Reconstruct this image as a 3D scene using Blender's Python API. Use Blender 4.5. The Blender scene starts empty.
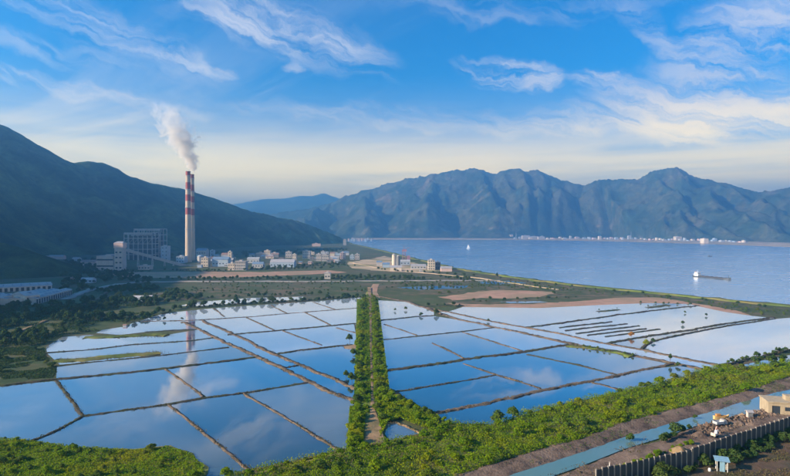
import bpy, bmesh, math, random
import numpy as np
from mathutils import Vector, Matrix

random.seed(7)
RNG = np.random.default_rng(11)
scene = bpy.context.scene
C = scene.collection
R = math.radians

# ------------------------------------------------------------------ camera
F = 534.0            # focal length in photo pixels (790 wide)
HCAM = 80.0          # drone height in metres
HORIZON = 230.0
PITCH = math.atan((238.0 - HORIZON) / F)
cam_data = bpy.data.cameras.new('camera')
cam_data.sensor_width = 36.0
cam_data.lens = 36.0 * F / 790.0
cam_data.clip_start = 1.0
cam_data.clip_end = 40000.0
cam = bpy.data.objects.new('camera', cam_data)
C.objects.link(cam)
cam.location = (0, 0, HCAM)
cam.rotation_euler = (math.pi / 2 - PITCH, 0, 0)
scene.camera = cam

# ------------------------------------------------------------------ sun, sky, exposure
SUN_EL = 22.0        # degrees above the horizon
SUN_BACK = 18.0       # degrees behind straight left
SUN_STRENGTH = 5.0
SKY_STRENGTH = 0.05
EXPOSURE = 1.66
HAZE_DENSITY = 0.00022
HAZE_COLOR = (0.21, 0.56, 1.0)

el, ba = R(SUN_EL), R(SUN_BACK)
to_sun = Vector((-math.cos(el) * math.cos(ba), -math.cos(el) * math.sin(ba), math.sin(el)))
sun_data = bpy.data.lights.new('sun', 'SUN')
sun_data.energy = SUN_STRENGTH
sun_data.angle = R(0.5)
sun_data.color = (1.0, 0.76, 0.50)
sun = bpy.data.objects.new('sun', sun_data)
C.objects.link(sun)
sun.rotation_euler = to_sun.to_track_quat('Z', 'Y').to_euler()
sun.location = (-300, 0, 400)

scene.render.engine = 'CYCLES'
scene.cycles.use_denoising = True
scene.cycles.max_bounces = 6
scene.cycles.transparent_max_bounces = 16
scene.cycles.volume_bounces = 1
scene.cycles.sample_clamp_indirect = 4.0
scene.view_settings.view_transform = 'Standard'
scene.view_settings.look = 'None'
scene.view_settings.gamma = 1.0
scene.view_settings.exposure = EXPOSURE
scene.view_settings.use_curve_mapping = False


class NT:
    """small helper to wire shader nodes"""
    def __init__(self, tree):
        self.t = tree
        self.n = tree.nodes
        self.l = tree.links

    def new(self, kind, **kw):
        nd = self.n.new(kind)
        for k, v in kw.items():
            setattr(nd, k, v)
        return nd

    def put(self, sock, v):
        if v is None:
            return
        if isinstance(v, bpy.types.NodeSocket):
            self.l.new(v, sock)
        else:
            sock.default_value = v

    def math(self, op, a, b=None, c=None, clamp=False):
        nd = self.new('ShaderNodeMath', operation=op, use_clamp=clamp)
        self.put(nd.inputs[0], a)
        if b is not None:
            self.put(nd.inputs[1], b)
        if c is not None:
            self.put(nd.inputs[2], c)
        return nd.outputs[0]

    def xyz(self, x, y, z):
        nd = self.new('ShaderNodeCombineXYZ')
        self.put(nd.inputs[0], x); self.put(nd.inputs[1], y); self.put(nd.inputs[2], z)
        return nd.outputs[0]

    def sep(self, v):
        nd = self.new('ShaderNodeSeparateXYZ')
        self.put(nd.inputs[0], v)
        return nd.outputs

    def noise(self, vec, scale, detail=4.0, rough=0.55, dist=0.0):
        nd = self.new('ShaderNodeTexNoise')
        if vec is not None:
            self.put(nd.inputs['Vector'], vec)
        nd.inputs['Scale'].default_value = scale
        nd.inputs['Detail'].default_value = detail
        nd.inputs['Roughness'].default_value = rough
        nd.inputs['Distortion'].default_value = dist
        return nd.outputs[0]

    def smooth(self, v, a, b, lo=0.0, hi=1.0):
        nd = self.new('ShaderNodeMapRange', interpolation_type='SMOOTHSTEP')
        self.put(nd.inputs['Value'], v)
        nd.inputs['From Min'].default_value = a
        nd.inputs['From Max'].default_value = b
        nd.inputs['To Min'].default_value = lo
        nd.inputs['To Max'].default_value = hi
        return nd.outputs[0]

    def mix(self, f, a, b):
        nd = self.new('ShaderNodeMix', data_type='RGBA')
        self.put(nd.inputs[0], f)
        for s, v in ((nd.inputs[6], a), (nd.inputs[7], b)):
            if isinstance(v, bpy.types.NodeSocket):
                self.l.new(v, s)
            else:
                s.default_value = (*v, 1.0) if len(v) == 3 else v
        return nd.outputs[2]


def px_dir(px, py):
    """world direction through a photo pixel"""
    u, v = (px - 395.0) / F, (py - 238.0) / F
    return Vector((u, math.cos(PITCH) - v * math.sin(PITCH), -math.sin(PITCH) - v * math.cos(PITCH)))


def px_azel(px, py):
    d = px_dir(px, py)
    return math.atan2(d.x, d.y), math.atan2(d.z, math.hypot(d.x, d.y))


def build_world():
    w = bpy.data.worlds.new('World')
    scene.world = w
    w.use_nodes = True
    w.node_tree.nodes.clear()
    T = NT(w.node_tree)
    out = T.new('ShaderNodeOutputWorld')
    bg = T.new('ShaderNodeBackground')
    bg.inputs[1].default_value = SKY_STRENGTH
    T.l.new(bg.outputs[0], out.inputs[0])
    sky = T.new('ShaderNodeTexSky', sky_type='NISHITA')
    sky.sun_disc = False
    sky.sun_elevation = R(SUN_EL)
    sky.sun_rotation = math.atan2(to_sun.x, to_sun.y)
    sky.altitude = 100.0
    sky.air_density = 1.15
    sky.dust_density = 0.7
    sky.ozone_density = 2.5
    hs = T.new('ShaderNodeHueSaturation')
    hs.inputs['Hue'].default_value = 0.5
    hs.inputs['Saturation'].default_value = 1.3
    hs.inputs['Value'].default_value = 1.0
    tint = T.new('ShaderNodeMix', data_type='RGBA', blend_type='MULTIPLY')
    tint.inputs[0].default_value = 1.0
    T.l.new(sky.outputs[0], tint.inputs[6])
    tint.inputs[7].default_value = (0.25, 0.85, 1.27, 1.0)     # the deep polarised blue of the photograph
    T.l.new(tint.outputs[2], hs.inputs['Color'])
    tc = T.new('ShaderNodeTexCoord')
    x, y, z = T.sep(tc.outputs['Generated'])
    az = T.math('ARCTAN2', x, y)
    elv = T.math('ARCSINE', z)
    # high cirrus sheet: noise on a plane far above, drawn out along the wind
    zz = T.math('ADD', T.math('MAXIMUM', z, 0.0), 0.10)
    pxp, pyp = T.math('DIVIDE', x, zz), T.math('DIVIDE', y, zz)
    rx = T.math('ADD', T.math('MULTIPLY', pxp, 0.80), T.math('MULTIPLY', pyp, -0.60))
    ry = T.math('ADD', T.math('MULTIPLY', pxp, 0.60), T.math('MULTIPLY', pyp, 0.80))
    sheet = T.noise(T.xyz(T.math('MULTIPLY', rx, 0.35), T.math('MULTIPLY', ry, 1.1), 3.7), 1.0, 8.0, 0.62, 0.9)
    big = T.noise(T.xyz(pxp, pyp, 9.2), 0.28, 3.0, 0.5, 0.3)
    cov = T.math('MULTIPLY', T.smooth(sheet, 0.44, 0.78), T.smooth(big, 0.36, 0.62))
    cov = T.math('MULTIPLY', cov, 0.78)
    # drawn-out wisps: (px, py, half length, half width, tilt degrees, strength, seed)
    wisps = [
        (290, 30, 105, 26, 14, 0.85, 1.0), (225, 24, 55, 10, 4, 0.6, 2.0), (365, 62, 40, 10, 30, 0.45, 2.7),
        (510, 72, 58, 14, 14, 1.0, 3.0), (604, 86, 32, 10, 10, 0.95, 4.0), (540, 85, 24, 8, 8, 0.8, 4.6),
        (715, 62, 85, 44, -30, 0.85, 5.0), (650, 30, 30, 12, 55, 0.5, 5.7), (720, 96, 95, 20, 4, 0.75, 6.0),
        (775, 40, 60, 28, -20, 0.6, 6.5), (50, 82, 80, 9, 3, 0.75, 7.0), (180, 57, 36, 6, 6, 0.75, 8.0),
        (215, 68, 24, 6, 2, 0.8, 9.0), (90, 20, 130, 22, 18, 0.5, 10.0), (40, 45, 80, 10, 8, 0.45, 10.5),
        (150, 105, 60, 8, 6, 0.4, 11.0), (295, 67, 14, 6, 0, 0.55, 12.0), (410, 118, 200, 12, 3, 0.42, 13.0),
        (700, 108, 130, 20, 2, 0.75, 14.0), (760, 125, 110, 16, 0, 0.8, 14.5), (620, 128, 120, 10, 2, 0.5, 14.7), (520, 10, 140, 12, 4, 0.3, 15.0),
    ]
    # one shared warp and one shared fibre pattern keep the sky cheap
    ae = T.xyz(az, elv, 0.0)
    wnd = T.new('ShaderNodeTexNoise')
    T.l.new(ae, wnd.inputs['Vector'])
    wnd.inputs['Scale'].default_value = 9.0
    wnd.inputs['Detail'].default_value = 6.0
    wnd.inputs['Roughness'].default_value = 0.6
    wx, wy, _ = T.sep(wnd.outputs['Color'])
    waz = T.math('ADD', az, T.math('MULTIPLY', T.math('SUBTRACT', wx, 0.5), 0.13))
    wel = T.math('ADD', elv, T.math('MULTIPLY', T.math('SUBTRACT', wy, 0.5), 0.085))
    fib = T.noise(T.xyz(T.math('ADD', T.math('MULTIPLY', waz, 5.0), T.math('MULTIPLY', wel, 1.5)),
                        T.math('ADD', T.math('MULTIPLY', wel, 30.0), T.math('MULTIPLY', waz, 8.0)), 2.0), 1.0, 9.0, 0.68, 0.3)
    fibm = T.smooth(fib, 0.36, 0.66)
    for (cx, cy, hl, hw, tilt, st, seed) in wisps:
        a0, e0 = px_azel(cx, cy)
        ca, sa = math.cos(R(-tilt)), math.sin(R(-tilt))
        da, de = T.math('SUBTRACT', waz, a0), T.math('SUBTRACT', wel, e0)
        la = T.math('MULTIPLY_ADD', da, ca * F / hl, T.math('MULTIPLY', de, sa * F / hl))
        lb = T.math('MULTIPLY_ADD', da, -sa * F / hw, T.math('MULTIPLY', de, ca * F / hw))
        r2 = T.math('MULTIPLY_ADD', la, la, T.math('MULTIPLY', lb, lb))
        env = T.smooth(r2, 0.0, 1.4, st, 0.0)
        m = T.math('MULTIPLY', env, fibm)
        cov = T.math('MULTIPLY_ADD', m, T.math('SUBTRACT', 1.0, cov), cov)
    # low veil of cream stratus all round the horizon
    low = T.noise(T.xyz(T.math('MULTIPLY', az, 2.2), T.math('MULTIPLY', elv, 26.0), 5.5), 1.0, 6.0, 0.55, 0.5)
    lowm = T.math('MULTIPLY', T.smooth(low, 0.16, 0.62, 0.35, 1.0), T.smooth(elv, 0.04, 0.29, 1.0, 0.0))
    cov = T.math('SUBTRACT', 1.0, T.math('MULTIPLY', T.math('SUBTRACT', 1.0, cov), T.math('SUBTRACT', 1.0, lowm)))
    cov = T.math('MULTIPLY', cov, T.smooth(z, -0.02, 0.02))
    warm = T.smooth(elv, 0.05, 0.26)
    ccol = T.mix(warm, (30.0, 20.5, 5.0), (6.0, 6.0, 6.2))
    col = T.mix(T.math('MULTIPLY', cov, 0.92), hs.outputs[0], ccol)
    T.l.new(col, bg.inputs[0])


build_world()


# ------------------------------------------------------------------ placing helpers
def at(px, py, z=0.0):
    """the ground point seen at a photo pixel"""
    d = px_dir(px, py)
    t = (z - HCAM) / d.z
    return Vector((d.x * t, d.y * t, z))


def at_d(px, py, Y):
    """the point seen at a photo pixel at the distance Y"""
    d = px_dir(px, py)
    t = Y / d.y
    return Vector((d.x * t, Y, HCAM + d.z * t))


def tag(o, label=None, cat=None, group=None, kind=None):
    if label:
        o['label'] = label
    if cat:
        o['category'] = cat
    if group:
        o['group'] = group
    if kind:
        o['kind'] = kind
    return o


def mesh_from(name, verts, faces, mats=(), smooth=False, mat_idx=None):
    me = bpy.data.meshes.new(name)
    me.from_pydata([tuple(v) for v in verts], [], [tuple(f) for f in faces])
    for m in mats:
        me.materials.append(m)
    if mat_idx is not None:
        me.polygons.foreach_set('material_index', mat_idx)
    if smooth:
        me.polygons.foreach_set('use_smooth', [True] * len(me.polygons))
    me.update()
    return me


def link(name, me, parent=None, loc=None, rz=None):
    o = bpy.data.objects.new(name, me)
    C.objects.link(o)
    if parent is not None:
        o.parent = parent
    if loc is not None:
        o.location = loc
    if rz is not None:
        o.rotation_euler = (0, 0, rz)
    return o


def empty(name, loc, rz=0.0):
    o = bpy.data.objects.new(name, None)
    C.objects.link(o)
    o.location = loc
    o.rotation_euler = (0, 0, rz)
    o.empty_display_size = 0.5
    return o


class MB:
    """collects boxes, bars and tubes into one mesh"""
    def __init__(self):
        self.v, self.f = [], []

    def add(self, verts, faces):
        b = len(self.v)
        self.v += [tuple(p) for p in verts]
        self.f += [tuple(i + b for i in f) for f in faces]
        return self

    def box(self, x0, x1, y0, y1, z0, z1):
        vs = [(x0, y0, z0), (x1, y0, z0), (x1, y1, z0), (x0, y1, z0), (x0, y0, z1), (x1, y0, z1), (x1, y1, z1), (x0, y1, z1)]
        return self.add(vs, [(3, 2, 1, 0), (4, 5, 6, 7), (0, 1, 5, 4), (1, 2, 6, 5), (2, 3, 7, 6), (3, 0, 4, 7)])

    def bar(self, a, b, w, h=None):
        a, b = Vector(a), Vector(b)
        h = h or w
        d = (b - a).normalized()
        up = Vector((0, 0, 1)) if abs(d.z) < 0.95 else Vector((0, 1, 0))
        s = d.cross(up).normalized()
        u = s.cross(d).normalized()
        vs = []
        for p in (a, b):
            for (i, j) in ((-1, -1), (1, -1), (1, 1), (-1, 1)):
                vs.append(p + s * (i * w / 2) + u * (j * h / 2))
        return self.add(vs, [(3, 2, 1, 0), (4, 5, 6, 7), (0, 1, 5, 4), (1, 2, 6, 5), (2, 3, 7, 6), (3, 0, 4, 7)])

    def lathe(self, prof, n=24, c=(0, 0), cap=True):
        vs, fs = [], []
        for (r, z) in prof:
            for i in range(n):
                a = 2 * math.pi * i / n
                vs.append((c[0] + r * math.cos(a), c[1] + r * math.sin(a), z))
        for k in range(len(prof) - 1):
            for i in range(n):
                j = (i + 1) % n
                fs.append((k * n + i, k * n + j, (k + 1) * n + j, (k + 1) * n + i))
        if cap:
            fs.append(tuple(reversed(range(n))))
            fs.append(tuple((len(prof) - 1) * n + i for i in range(n)))
        return self.add(vs, fs)

    def prism(self, poly, z0, z1):
        n = len(poly)
        vs = [(p[0], p[1], z0) for p in poly] + [(p[0], p[1], z1) for p in poly]
        fs = [tuple(reversed(range(n))), tuple(range(n, 2 * n))]
        fs += [(i, (i + 1) % n, n + (i + 1) % n, n + i) for i in range(n)]
        return self.add(vs, fs)

    def build(self, name, mat, parent=None, smooth=False):
        me = mesh_from(name, self.v, self.f, [mat], smooth)
        return link(name, me, parent)


# numpy value noise
def _hash(ix, iy, seed):
    h = (ix.astype(np.int64) * 374761393 + iy.astype(np.int64) * 668265263 + seed * 974711) & 0x7fffffff
    h = ((h ^ (h >> 13)) * 1274126177) & 0x7fffffff
    return ((h ^ (h >> 16)) & 0xffff) / 65535.0


def vnoise(x, y, seed=0):
    x, y = np.asarray(x, float), np.asarray(y, float)
    ix, iy = np.floor(x), np.floor(y)
    fx, fy = x - ix, y - iy
    fx, fy = fx * fx * fx * (fx * (fx * 6 - 15) + 10), fy * fy * fy * (fy * (fy * 6 - 15) + 10)
    a, b = _hash(ix, iy, seed), _hash(ix + 1, iy, seed)
    c, d = _hash(ix, iy + 1, seed), _hash(ix + 1, iy + 1, seed)
    return (a + (b - a) * fx) * (1 - fy) + (c + (d - c) * fx) * fy


def fbm(x, y, octv=5, seed=0, gain=0.5, ridged=False):
    s, a, tot = 0.0, 1.0, 0.0
    for k in range(octv):
        n = vnoise(x, y, seed + k * 17)
        if ridged:
            n = 1 - np.abs(2 * n - 1)
        s = s + n * a
        tot += a
        a *= gain
        x, y = x * 2.03 + 5.3, y * 2.03 + 1.7
    return s / tot


# ------------------------------------------------------------------ materials
MATS = {}


def base_mat(name):
    m = bpy.data.materials.new(name)
    m.use_nodes = True
    m.node_tree.nodes.clear()
    T = NT(m.node_tree)
    out = T.new('ShaderNodeOutputMaterial')
    b = T.new('ShaderNodeBsdfPrincipled')
    T.l.new(b.outputs[0], out.inputs[0])
    MATS[name] = m
    return m, T, b, out


def bump(T, b, h, strength, dist):
    nd = T.new('ShaderNodeBump')
    nd.inputs['Strength'].default_value = strength
    nd.inputs['Distance'].default_value = dist
    T.l.new(h, nd.inputs['Height'])
    T.l.new(nd.outputs[0], b.inputs['Normal'])


def ground_mat(name, cols, scales, rough=0.95, bstr=0.5, bdist=0.4):
    """cols: list of 3 or 4 colours mixed by noises at the given feature sizes in metres"""
    m, T, b, out = base_mat(name)
    g = T.new('ShaderNodeNewGeometry')
    pos = g.outputs['Position']
    col = cols[0]
    for i, c in enumerate(cols[1:]):
        n = T.noise(pos, 1.0 / scales[i], 6.0, 0.6, 0.4)
        col = T.mix(T.smooth(n, 0.42, 0.62), col, c)
    fine = T.noise(pos, 1.2, 5.0, 0.65)
    nd = T.new('ShaderNodeHueSaturation')
    T.l.new(T.math('ADD', T.math('MULTIPLY', fine, 0.9), 0.55), nd.inputs['Value'])
    T.l.new(col, nd.inputs['Color'])
    T.l.new(nd.outputs[0], b.inputs['Base Color'])
    b.inputs['Roughness'].default_value = rough
    b.inputs['Specular IOR Level'].default_value = 0.15
    if bstr:
        bump(T, b, fine, bstr, bdist)
    return m


def paint_mat(name, col, rough=0.7, wear=0.25, scale=0.35, metal=0.0, streak=True):
    m, T, b, out = base_mat(name)
    tc = T.new('ShaderNodeTexCoord')
    mp = T.new('ShaderNodeMapping')
    mp.inputs['Scale'].default_value = (1, 1, 0.25 if streak else 1)
    T.l.new(tc.outputs['Object'], mp.inputs[0])
    n = T.noise(mp.outputs[0], scale, 6.0, 0.65, 0.3)
    oi = T.new('ShaderNodeObjectInfo')
    v = T.math('ADD', T.math('MULTIPLY', n, wear * 2), 1.0 - wear * 1.3)
    v = T.math('ADD', v, T.math('MULTIPLY', oi.outputs['Random'], 0.12))
    nd = T.new('ShaderNodeHueSaturation')
    nd.inputs['Color'].default_value = (*col, 1)
    T.l.new(v, nd.inputs['Value'])
    T.l.new(nd.outputs[0], b.inputs['Base Color'])
    b.inputs['Roughness'].default_value = rough
    b.inputs['Metallic'].default_value = metal
    return m


def leaf_mat(name, c1, c2, c3, trans=0.25):
    m, T, b, out = base_mat(name)
    oi = T.new('ShaderNodeObjectInfo')
    tc = T.new('ShaderNodeTexCoord')
    n = T.noise(tc.outputs['Object'], 0.55, 4.0, 0.6)
    g = T.new('ShaderNodeNewGeometry')
    n2 = T.noise(g.outputs['Position'], 0.045, 3.0, 0.5)
    col = T.mix(T.smooth(oi.outputs['Random'], 0.15, 0.85), c1, c2)
    col = T.mix(T.math('MULTIPLY', T.smooth(n, 0.45, 0.75), 0.5), col, c3)
    col = T.mix(T.math('MULTIPLY', T.smooth(n2, 0.48, 0.70), 0.55), col, c3)
    T.l.new(col, b.inputs['Base Color'])
    b.inputs['Roughness'].default_value = 0.6
    b.inputs['Specular IOR Level'].default_value = 0.03
    tr = T.new('ShaderNodeBsdfTranslucent')
    T.l.new(col, tr.inputs[0])
    mx = T.new('ShaderNodeMixShader')
    mx.inputs[0].default_value = trans
    T.l.new(b.outputs[0], mx.inputs[1])
    T.l.new(tr.outputs[0], mx.inputs[2])
    T.l.new(mx.outputs[0], out.inputs[0])
    return m


def water_mat(name, body, lo, hi, rough=0.02, wave=None, silt=None, vary=6.0):
    """calm brine: body colour below, mirror on top that strengthens towards grazing view (lo at steep, hi at grazing)"""
    m, T, b, out = base_mat(name)
    g = T.new('ShaderNodeNewGeometry')
    pos = g.outputs['Position']
    b.inputs['Roughness'].default_value = 0.9
    b.inputs['Specular IOR Level'].default_value = 0.0
    if silt is not None:
        n = T.noise(pos, 0.012, 5.0, 0.6, 0.8)
        T.l.new(T.mix(T.smooth(n, 0.40, 0.68), body, silt), b.inputs['Base Color'])
    else:
        b.inputs['Base Color'].default_value = (*body, 1)
    gl = T.new('ShaderNodeBsdfGlossy')
    gl.inputs['Color'].default_value = (1, 1, 1, 1)
    # wind leaves streaks of slightly rougher water
    mp = T.new('ShaderNodeMapping')
    mp.inputs['Scale'].default_value = (0.010, 0.022, 1.0)
    mp.inputs['Rotation'].default_value = (0, 0, 0.5)
    T.l.new(pos, mp.inputs[0])
    wn = T.noise(mp.outputs[0], 1.0, 5.0, 0.6, 1.2)
    T.l.new(T.smooth(wn, 0.38, 0.72, rough, rough * vary), gl.inputs['Roughness'])
    lw = T.new('ShaderNodeLayerWeight')
    lw.inputs[0].default_value = 0.5
    oi = T.new('ShaderNodeObjectInfo')
    fac = T.smooth(lw.outputs['Facing'], 0.55, 0.86, lo, hi)
    # every basin holds a slightly different brine
    fac = T.math('MULTIPLY', fac, T.math('MULTIPLY_ADD', oi.outputs['Random'], 0.22, 0.80))
    if wave:
        size, strength = wave
        mp2 = T.new('ShaderNodeMapping')
        mp2.inputs['Scale'].default_value = (1.0 / size, 0.55 / size, 1.0)
        mp2.inputs['Rotation'].default_value = (0, 0, 0.9)
        T.l.new(pos, mp2.inputs[0])
        h = T.noise(mp2.outputs[0], 1.0, 5.0, 0.6, 0.6)
        nd = T.new('ShaderNodeBump')
        nd.inputs['Strength'].default_value = strength
        nd.inputs['Distance'].default_value = size * 0.12
        T.l.new(h, nd.inputs['Height'])
        T.l.new(nd.outputs[0], gl.inputs['Normal'])
    mx = T.new('ShaderNodeMixShader')
    T.l.new(fac, mx.inputs[0])
    T.l.new(b.outputs[0], mx.inputs[1])
    T.l.new(gl.outputs[0], mx.inputs[2])
    T.l.new(mx.outputs[0], out.inputs[0])
    return m


ground_mat('land', [(0.075, 0.080, 0.038), (0.050, 0.072, 0.026), (0.115, 0.092, 0.056), (0.060, 0.085, 0.030)], [60, 24, 90])
ground_mat('plain', [(0.070, 0.082, 0.034), (0.045, 0.062, 0.024), (0.150, 0.108, 0.070), (0.055, 0.075, 0.026)], [35, 14, 55])
ground_mat('grass', [(0.110, 0.145, 0.030), (0.070, 0.110, 0.024), (0.175, 0.155, 0.055)], [14, 30])
ground_mat('scrub', [(0.050, 0.075, 0.026), (0.032, 0.055, 0.020), (0.085, 0.085, 0.038)], [10, 22])
ground_mat('mud', [(0.130, 0.098, 0.074), (0.075, 0.062, 0.046), (0.170, 0.125, 0.090)], [2.5, 9], bstr=1.0, bdist=0.6)
ground_mat('mud_dark', [(0.070, 0.058, 0.046), (0.045, 0.042, 0.034), (0.060, 0.068, 0.032)], [2.5, 12], bstr=1.0, bdist=0.6)
ground_mat('clay', [(0.400, 0.240, 0.165), (0.310, 0.185, 0.125), (0.280, 0.200, 0.125)], [16, 50])
ground_mat('sand_path', [(0.330, 0.215, 0.120), (0.230, 0.150, 0.085), (0.150, 0.120, 0.060)], [5, 16])
ground_mat('spoil', [(0.165, 0.115, 0.088), (0.085, 0.062, 0.052), (0.210, 0.150, 0.115)], [4, 11], bstr=0.9, bdist=0.8)
ground_mat('dark_earth', [(0.120, 0.078, 0.055), (0.085, 0.058, 0.044), (0.070, 0.060, 0.036)], [6, 14], bstr=0.8)
ground_mat('shore_sand', [(0.520, 0.380, 0.260), (0.420, 0.310, 0.200), (0.260, 0.220, 0.110)], [40, 90])
ground_mat('asphalt', [(0.310, 0.290, 0.280), (0.250, 0.240, 0.230)], [20], bstr=0.1)


def mountain_mat(name, forest, forest2, rock, rocky):
    m, T, b, out = base_mat(name)
    g = T.new('ShaderNodeNewGeometry')
    pos = g.outputs['Position']
    n1 = T.noise(pos, 1 / 260.0, 6.0, 0.6, 0.5)
    n2 = T.noise(pos, 1 / 38.0, 7.0, 0.75)
    n3 = T.noise(pos, 1 / 500.0, 7.0, 0.65, 0.8)
    col = T.mix(T.smooth(n1, 0.38, 0.64), forest, forest2)
    col = T.mix(T.math('MULTIPLY', T.smooth(n3, 0.56, 0.68), rocky), col, rock)
    nd = T.new('ShaderNodeHueSaturation')
    T.l.new(T.math('MAXIMUM', T.math('MULTIPLY_ADD', n2, 3.6, -0.75), 0.08), nd.inputs['Value'])
    T.l.new(col, nd.inputs['Color'])
    T.l.new(nd.outputs[0], b.inputs['Base Color'])
    b.inputs['Roughness'].default_value = 1.0
    b.inputs['Specular IOR Level'].default_value = 0.0
    bump(T, b, n2, 0.9, 16.0)
    return m


mountain_mat('forest_mountain', (0.016, 0.036, 0.016), (0.085, 0.120, 0.042), (0.120, 0.100, 0.060), 0.4)
mountain_mat('bare_mountain', (0.034, 0.052, 0.022), (0.085, 0.085, 0.038), (0.260, 0.190, 0.120), 0.55)

water_mat('sea_water', (0.100, 0.200, 0.260), 0.15, 0.94, 0.22, wave=None, silt=(0.12, 0.22, 0.275), vary=1.35)
water_mat('pond_bluish', (0.20, 0.30, 0.42), 0.16, 0.84, 0.02, wave=(3.0, 0.015), silt=(0.34, 0.42, 0.52))
water_mat('pond_grey', (0.045, 0.085, 0.115), 0.14, 0.90, 0.02, wave=(3.0, 0.015), silt=(0.10, 0.13, 0.15))
water_mat('pond_clear', (0.015, 0.055, 0.100), 0.14, 0.99, 0.012, wave=(3.0, 0.012), silt=(0.03, 0.07, 0.10))
water_mat('pond_silty', (0.085, 0.125, 0.155), 0.14, 0.85, 0.03, wave=(3.0, 0.02), silt=(0.10, 0.14, 0.17))
water_mat('pond_pale', (0.36, 0.43, 0.52), 0.20, 0.80, 0.02, wave=(3.0, 0.015), silt=(0.48, 0.55, 0.63))  # pale body colour stands in for bright sky reflection on the water
water_mat('canal_water', (0.095, 0.190, 0.190), 0.10, 0.62, 0.04, wave=(2.0, 0.03), silt=(0.15, 0.20, 0.18))

leaf_mat('leaf_belt', (0.095, 0.195, 0.006), (0.165, 0.260, 0.008), (0.330, 0.310, 0.010), 0.45)
leaf_mat('leaf_dark', (0.034, 0.072, 0.020), (0.054, 0.095, 0.022), (0.095, 0.112, 0.030))
leaf_mat('leaf_row', (0.055, 0.110, 0.020), (0.090, 0.145, 0.018), (0.180, 0.180, 0.026), 0.38)
leaf_mat('leaf_gold', (0.240, 0.120, 0.030), (0.300, 0.150, 0.040), (0.200, 0.130, 0.040))
leaf_mat('leaf_lime', (0.190, 0.220, 0.022), (0.220, 0.240, 0.028), (0.140, 0.190, 0.022))
paint_mat('bark', (0.110, 0.085, 0.060), 0.95, 0.3, 2.0)

paint_mat('white_wall', (0.43, 0.40, 0.39), 0.8, 0.45)
paint_mat('cream_wall', (0.58, 0.49, 0.40), 0.8, 0.35)
paint_mat('pink_wall', (0.58, 0.42, 0.38), 0.8)
paint_mat('grey_wall', (0.40, 0.41, 0.43), 0.8)
paint_mat('blue_wall', (0.34, 0.42, 0.52), 0.7)
paint_mat('boiler_dark', (0.060, 0.075, 0.095), 0.8)
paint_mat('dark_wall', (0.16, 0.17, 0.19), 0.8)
paint_mat('grey_roof', (0.34, 0.35, 0.37), 0.75)
paint_mat('pale_roof', (0.34, 0.33, 0.35), 0.7, 0.4)
paint_mat('blue_roof', (0.13, 0.20, 0.30), 0.7)
paint_mat('red_roof', (0.24, 0.15, 0.13), 0.8)
paint_mat('concrete', (0.46, 0.43, 0.40), 0.9)
paint_mat('warm_concrete', (0.36, 0.29, 0.20), 0.9, 0.5, 0.8)
paint_mat('stack_white', (0.46, 0.37, 0.29), 0.85, 0.38, 0.12)
paint_mat('stack_red', (0.27, 0.060, 0.050), 0.85, 0.38, 0.12)
paint_mat('steel', (0.36, 0.38, 0.41), 0.55, 0.25, 0.5)
paint_mat('dark_steel', (0.10, 0.11, 0.13), 0.6, 0.2, 0.5)
paint_mat('window_dark', (0.030, 0.040, 0.055), 0.25, 0.1, 0.5)
paint_mat('hull_dark', (0.040, 0.050, 0.065), 0.5)
paint_mat('hatch_rust', (0.070, 0.062, 0.060), 0.7)
paint_mat('crane_purple', (0.30, 0.17, 0.24), 0.6)
paint_mat('fence_panel', (0.022, 0.036, 0.052), 0.7, 0.35, 0.8)
paint_mat('fence_post', (0.21, 0.19, 0.17), 0.85)
paint_mat('yellow_paint', (0.50, 0.34, 0.14), 0.8, 0.4, 1.2)
paint_mat('orange_paint', (0.48, 0.22, 0.06), 0.8, 0.4, 1.2)
paint_mat('white_paint', (0.80, 0.79, 0.78), 0.5)
paint_mat('tyre_rubber', (0.03, 0.03, 0.03), 0.9)
paint_mat('cyan_sheet', (0.17, 0.30, 0.40), 0.6, 0.4, 1.0)  # blue darkened to carry the fence's shadow on the shelter
paint_mat('pink_arm', (0.62, 0.33, 0.26), 0.6)
paint_mat('sail_cloth', (0.82, 0.80, 0.78), 0.8)

M = MATS


# ------------------------------------------------------------------ terrain helpers
def resample(pts, n):
    P = np.array([(p[0], p[1]) for p in pts], float)
    d = np.r_[0, np.cumsum(np.hypot(*np.diff(P, axis=0).T))]
    s = np.linspace(0, d[-1], n)
    return np.c_[np.interp(s, d, P[:, 0]), np.interp(s, d, P[:, 1])], d[-1]


def sheet(name, px_poly, z, mat, label, jitter=0.0, step=8.0, seed=0, closed_world=None):
    """flat sheet of ground or water whose outline is given in photo pixels"""
    W = closed_world or [at(x, y, z) for (x, y) in px_poly]
    pts = []
    n = len(W)
    for i in range(n):
        a, b = W[i], W[(i + 1) % n]
        L = (b - a).length
        k = max(1, min(60, int(L / step)))
        for j in range(k):
            p = a.lerp(b, j / k)
            pts.append(p)
    vs = []
    for p in pts:
        if jitter:
            ang = float(vnoise(p.x * 0.08, p.y * 0.08, seed)) * 6.28 * 2
            m = jitter * (0.3 + float(vnoise(p.x * 0.21, p.y * 0.21, seed + 3)))
            vs.append((p.x + math.cos(ang) * m, p.y + math.sin(ang) * m, z))
        else:
            vs.append((p.x, p.y, z))
    area = sum(vs[i][0] * vs[(i + 1) % len(vs)][1] - vs[(i + 1) % len(vs)][0] * vs[i][1] for i in range(len(vs)))
    if area < 0:
        vs.reverse()
    me = mesh_from(name, vs, [tuple(range(len(vs)))], [mat])
    o = link(name, me)
    return tag(o, label, None, None, 'structure')


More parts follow.
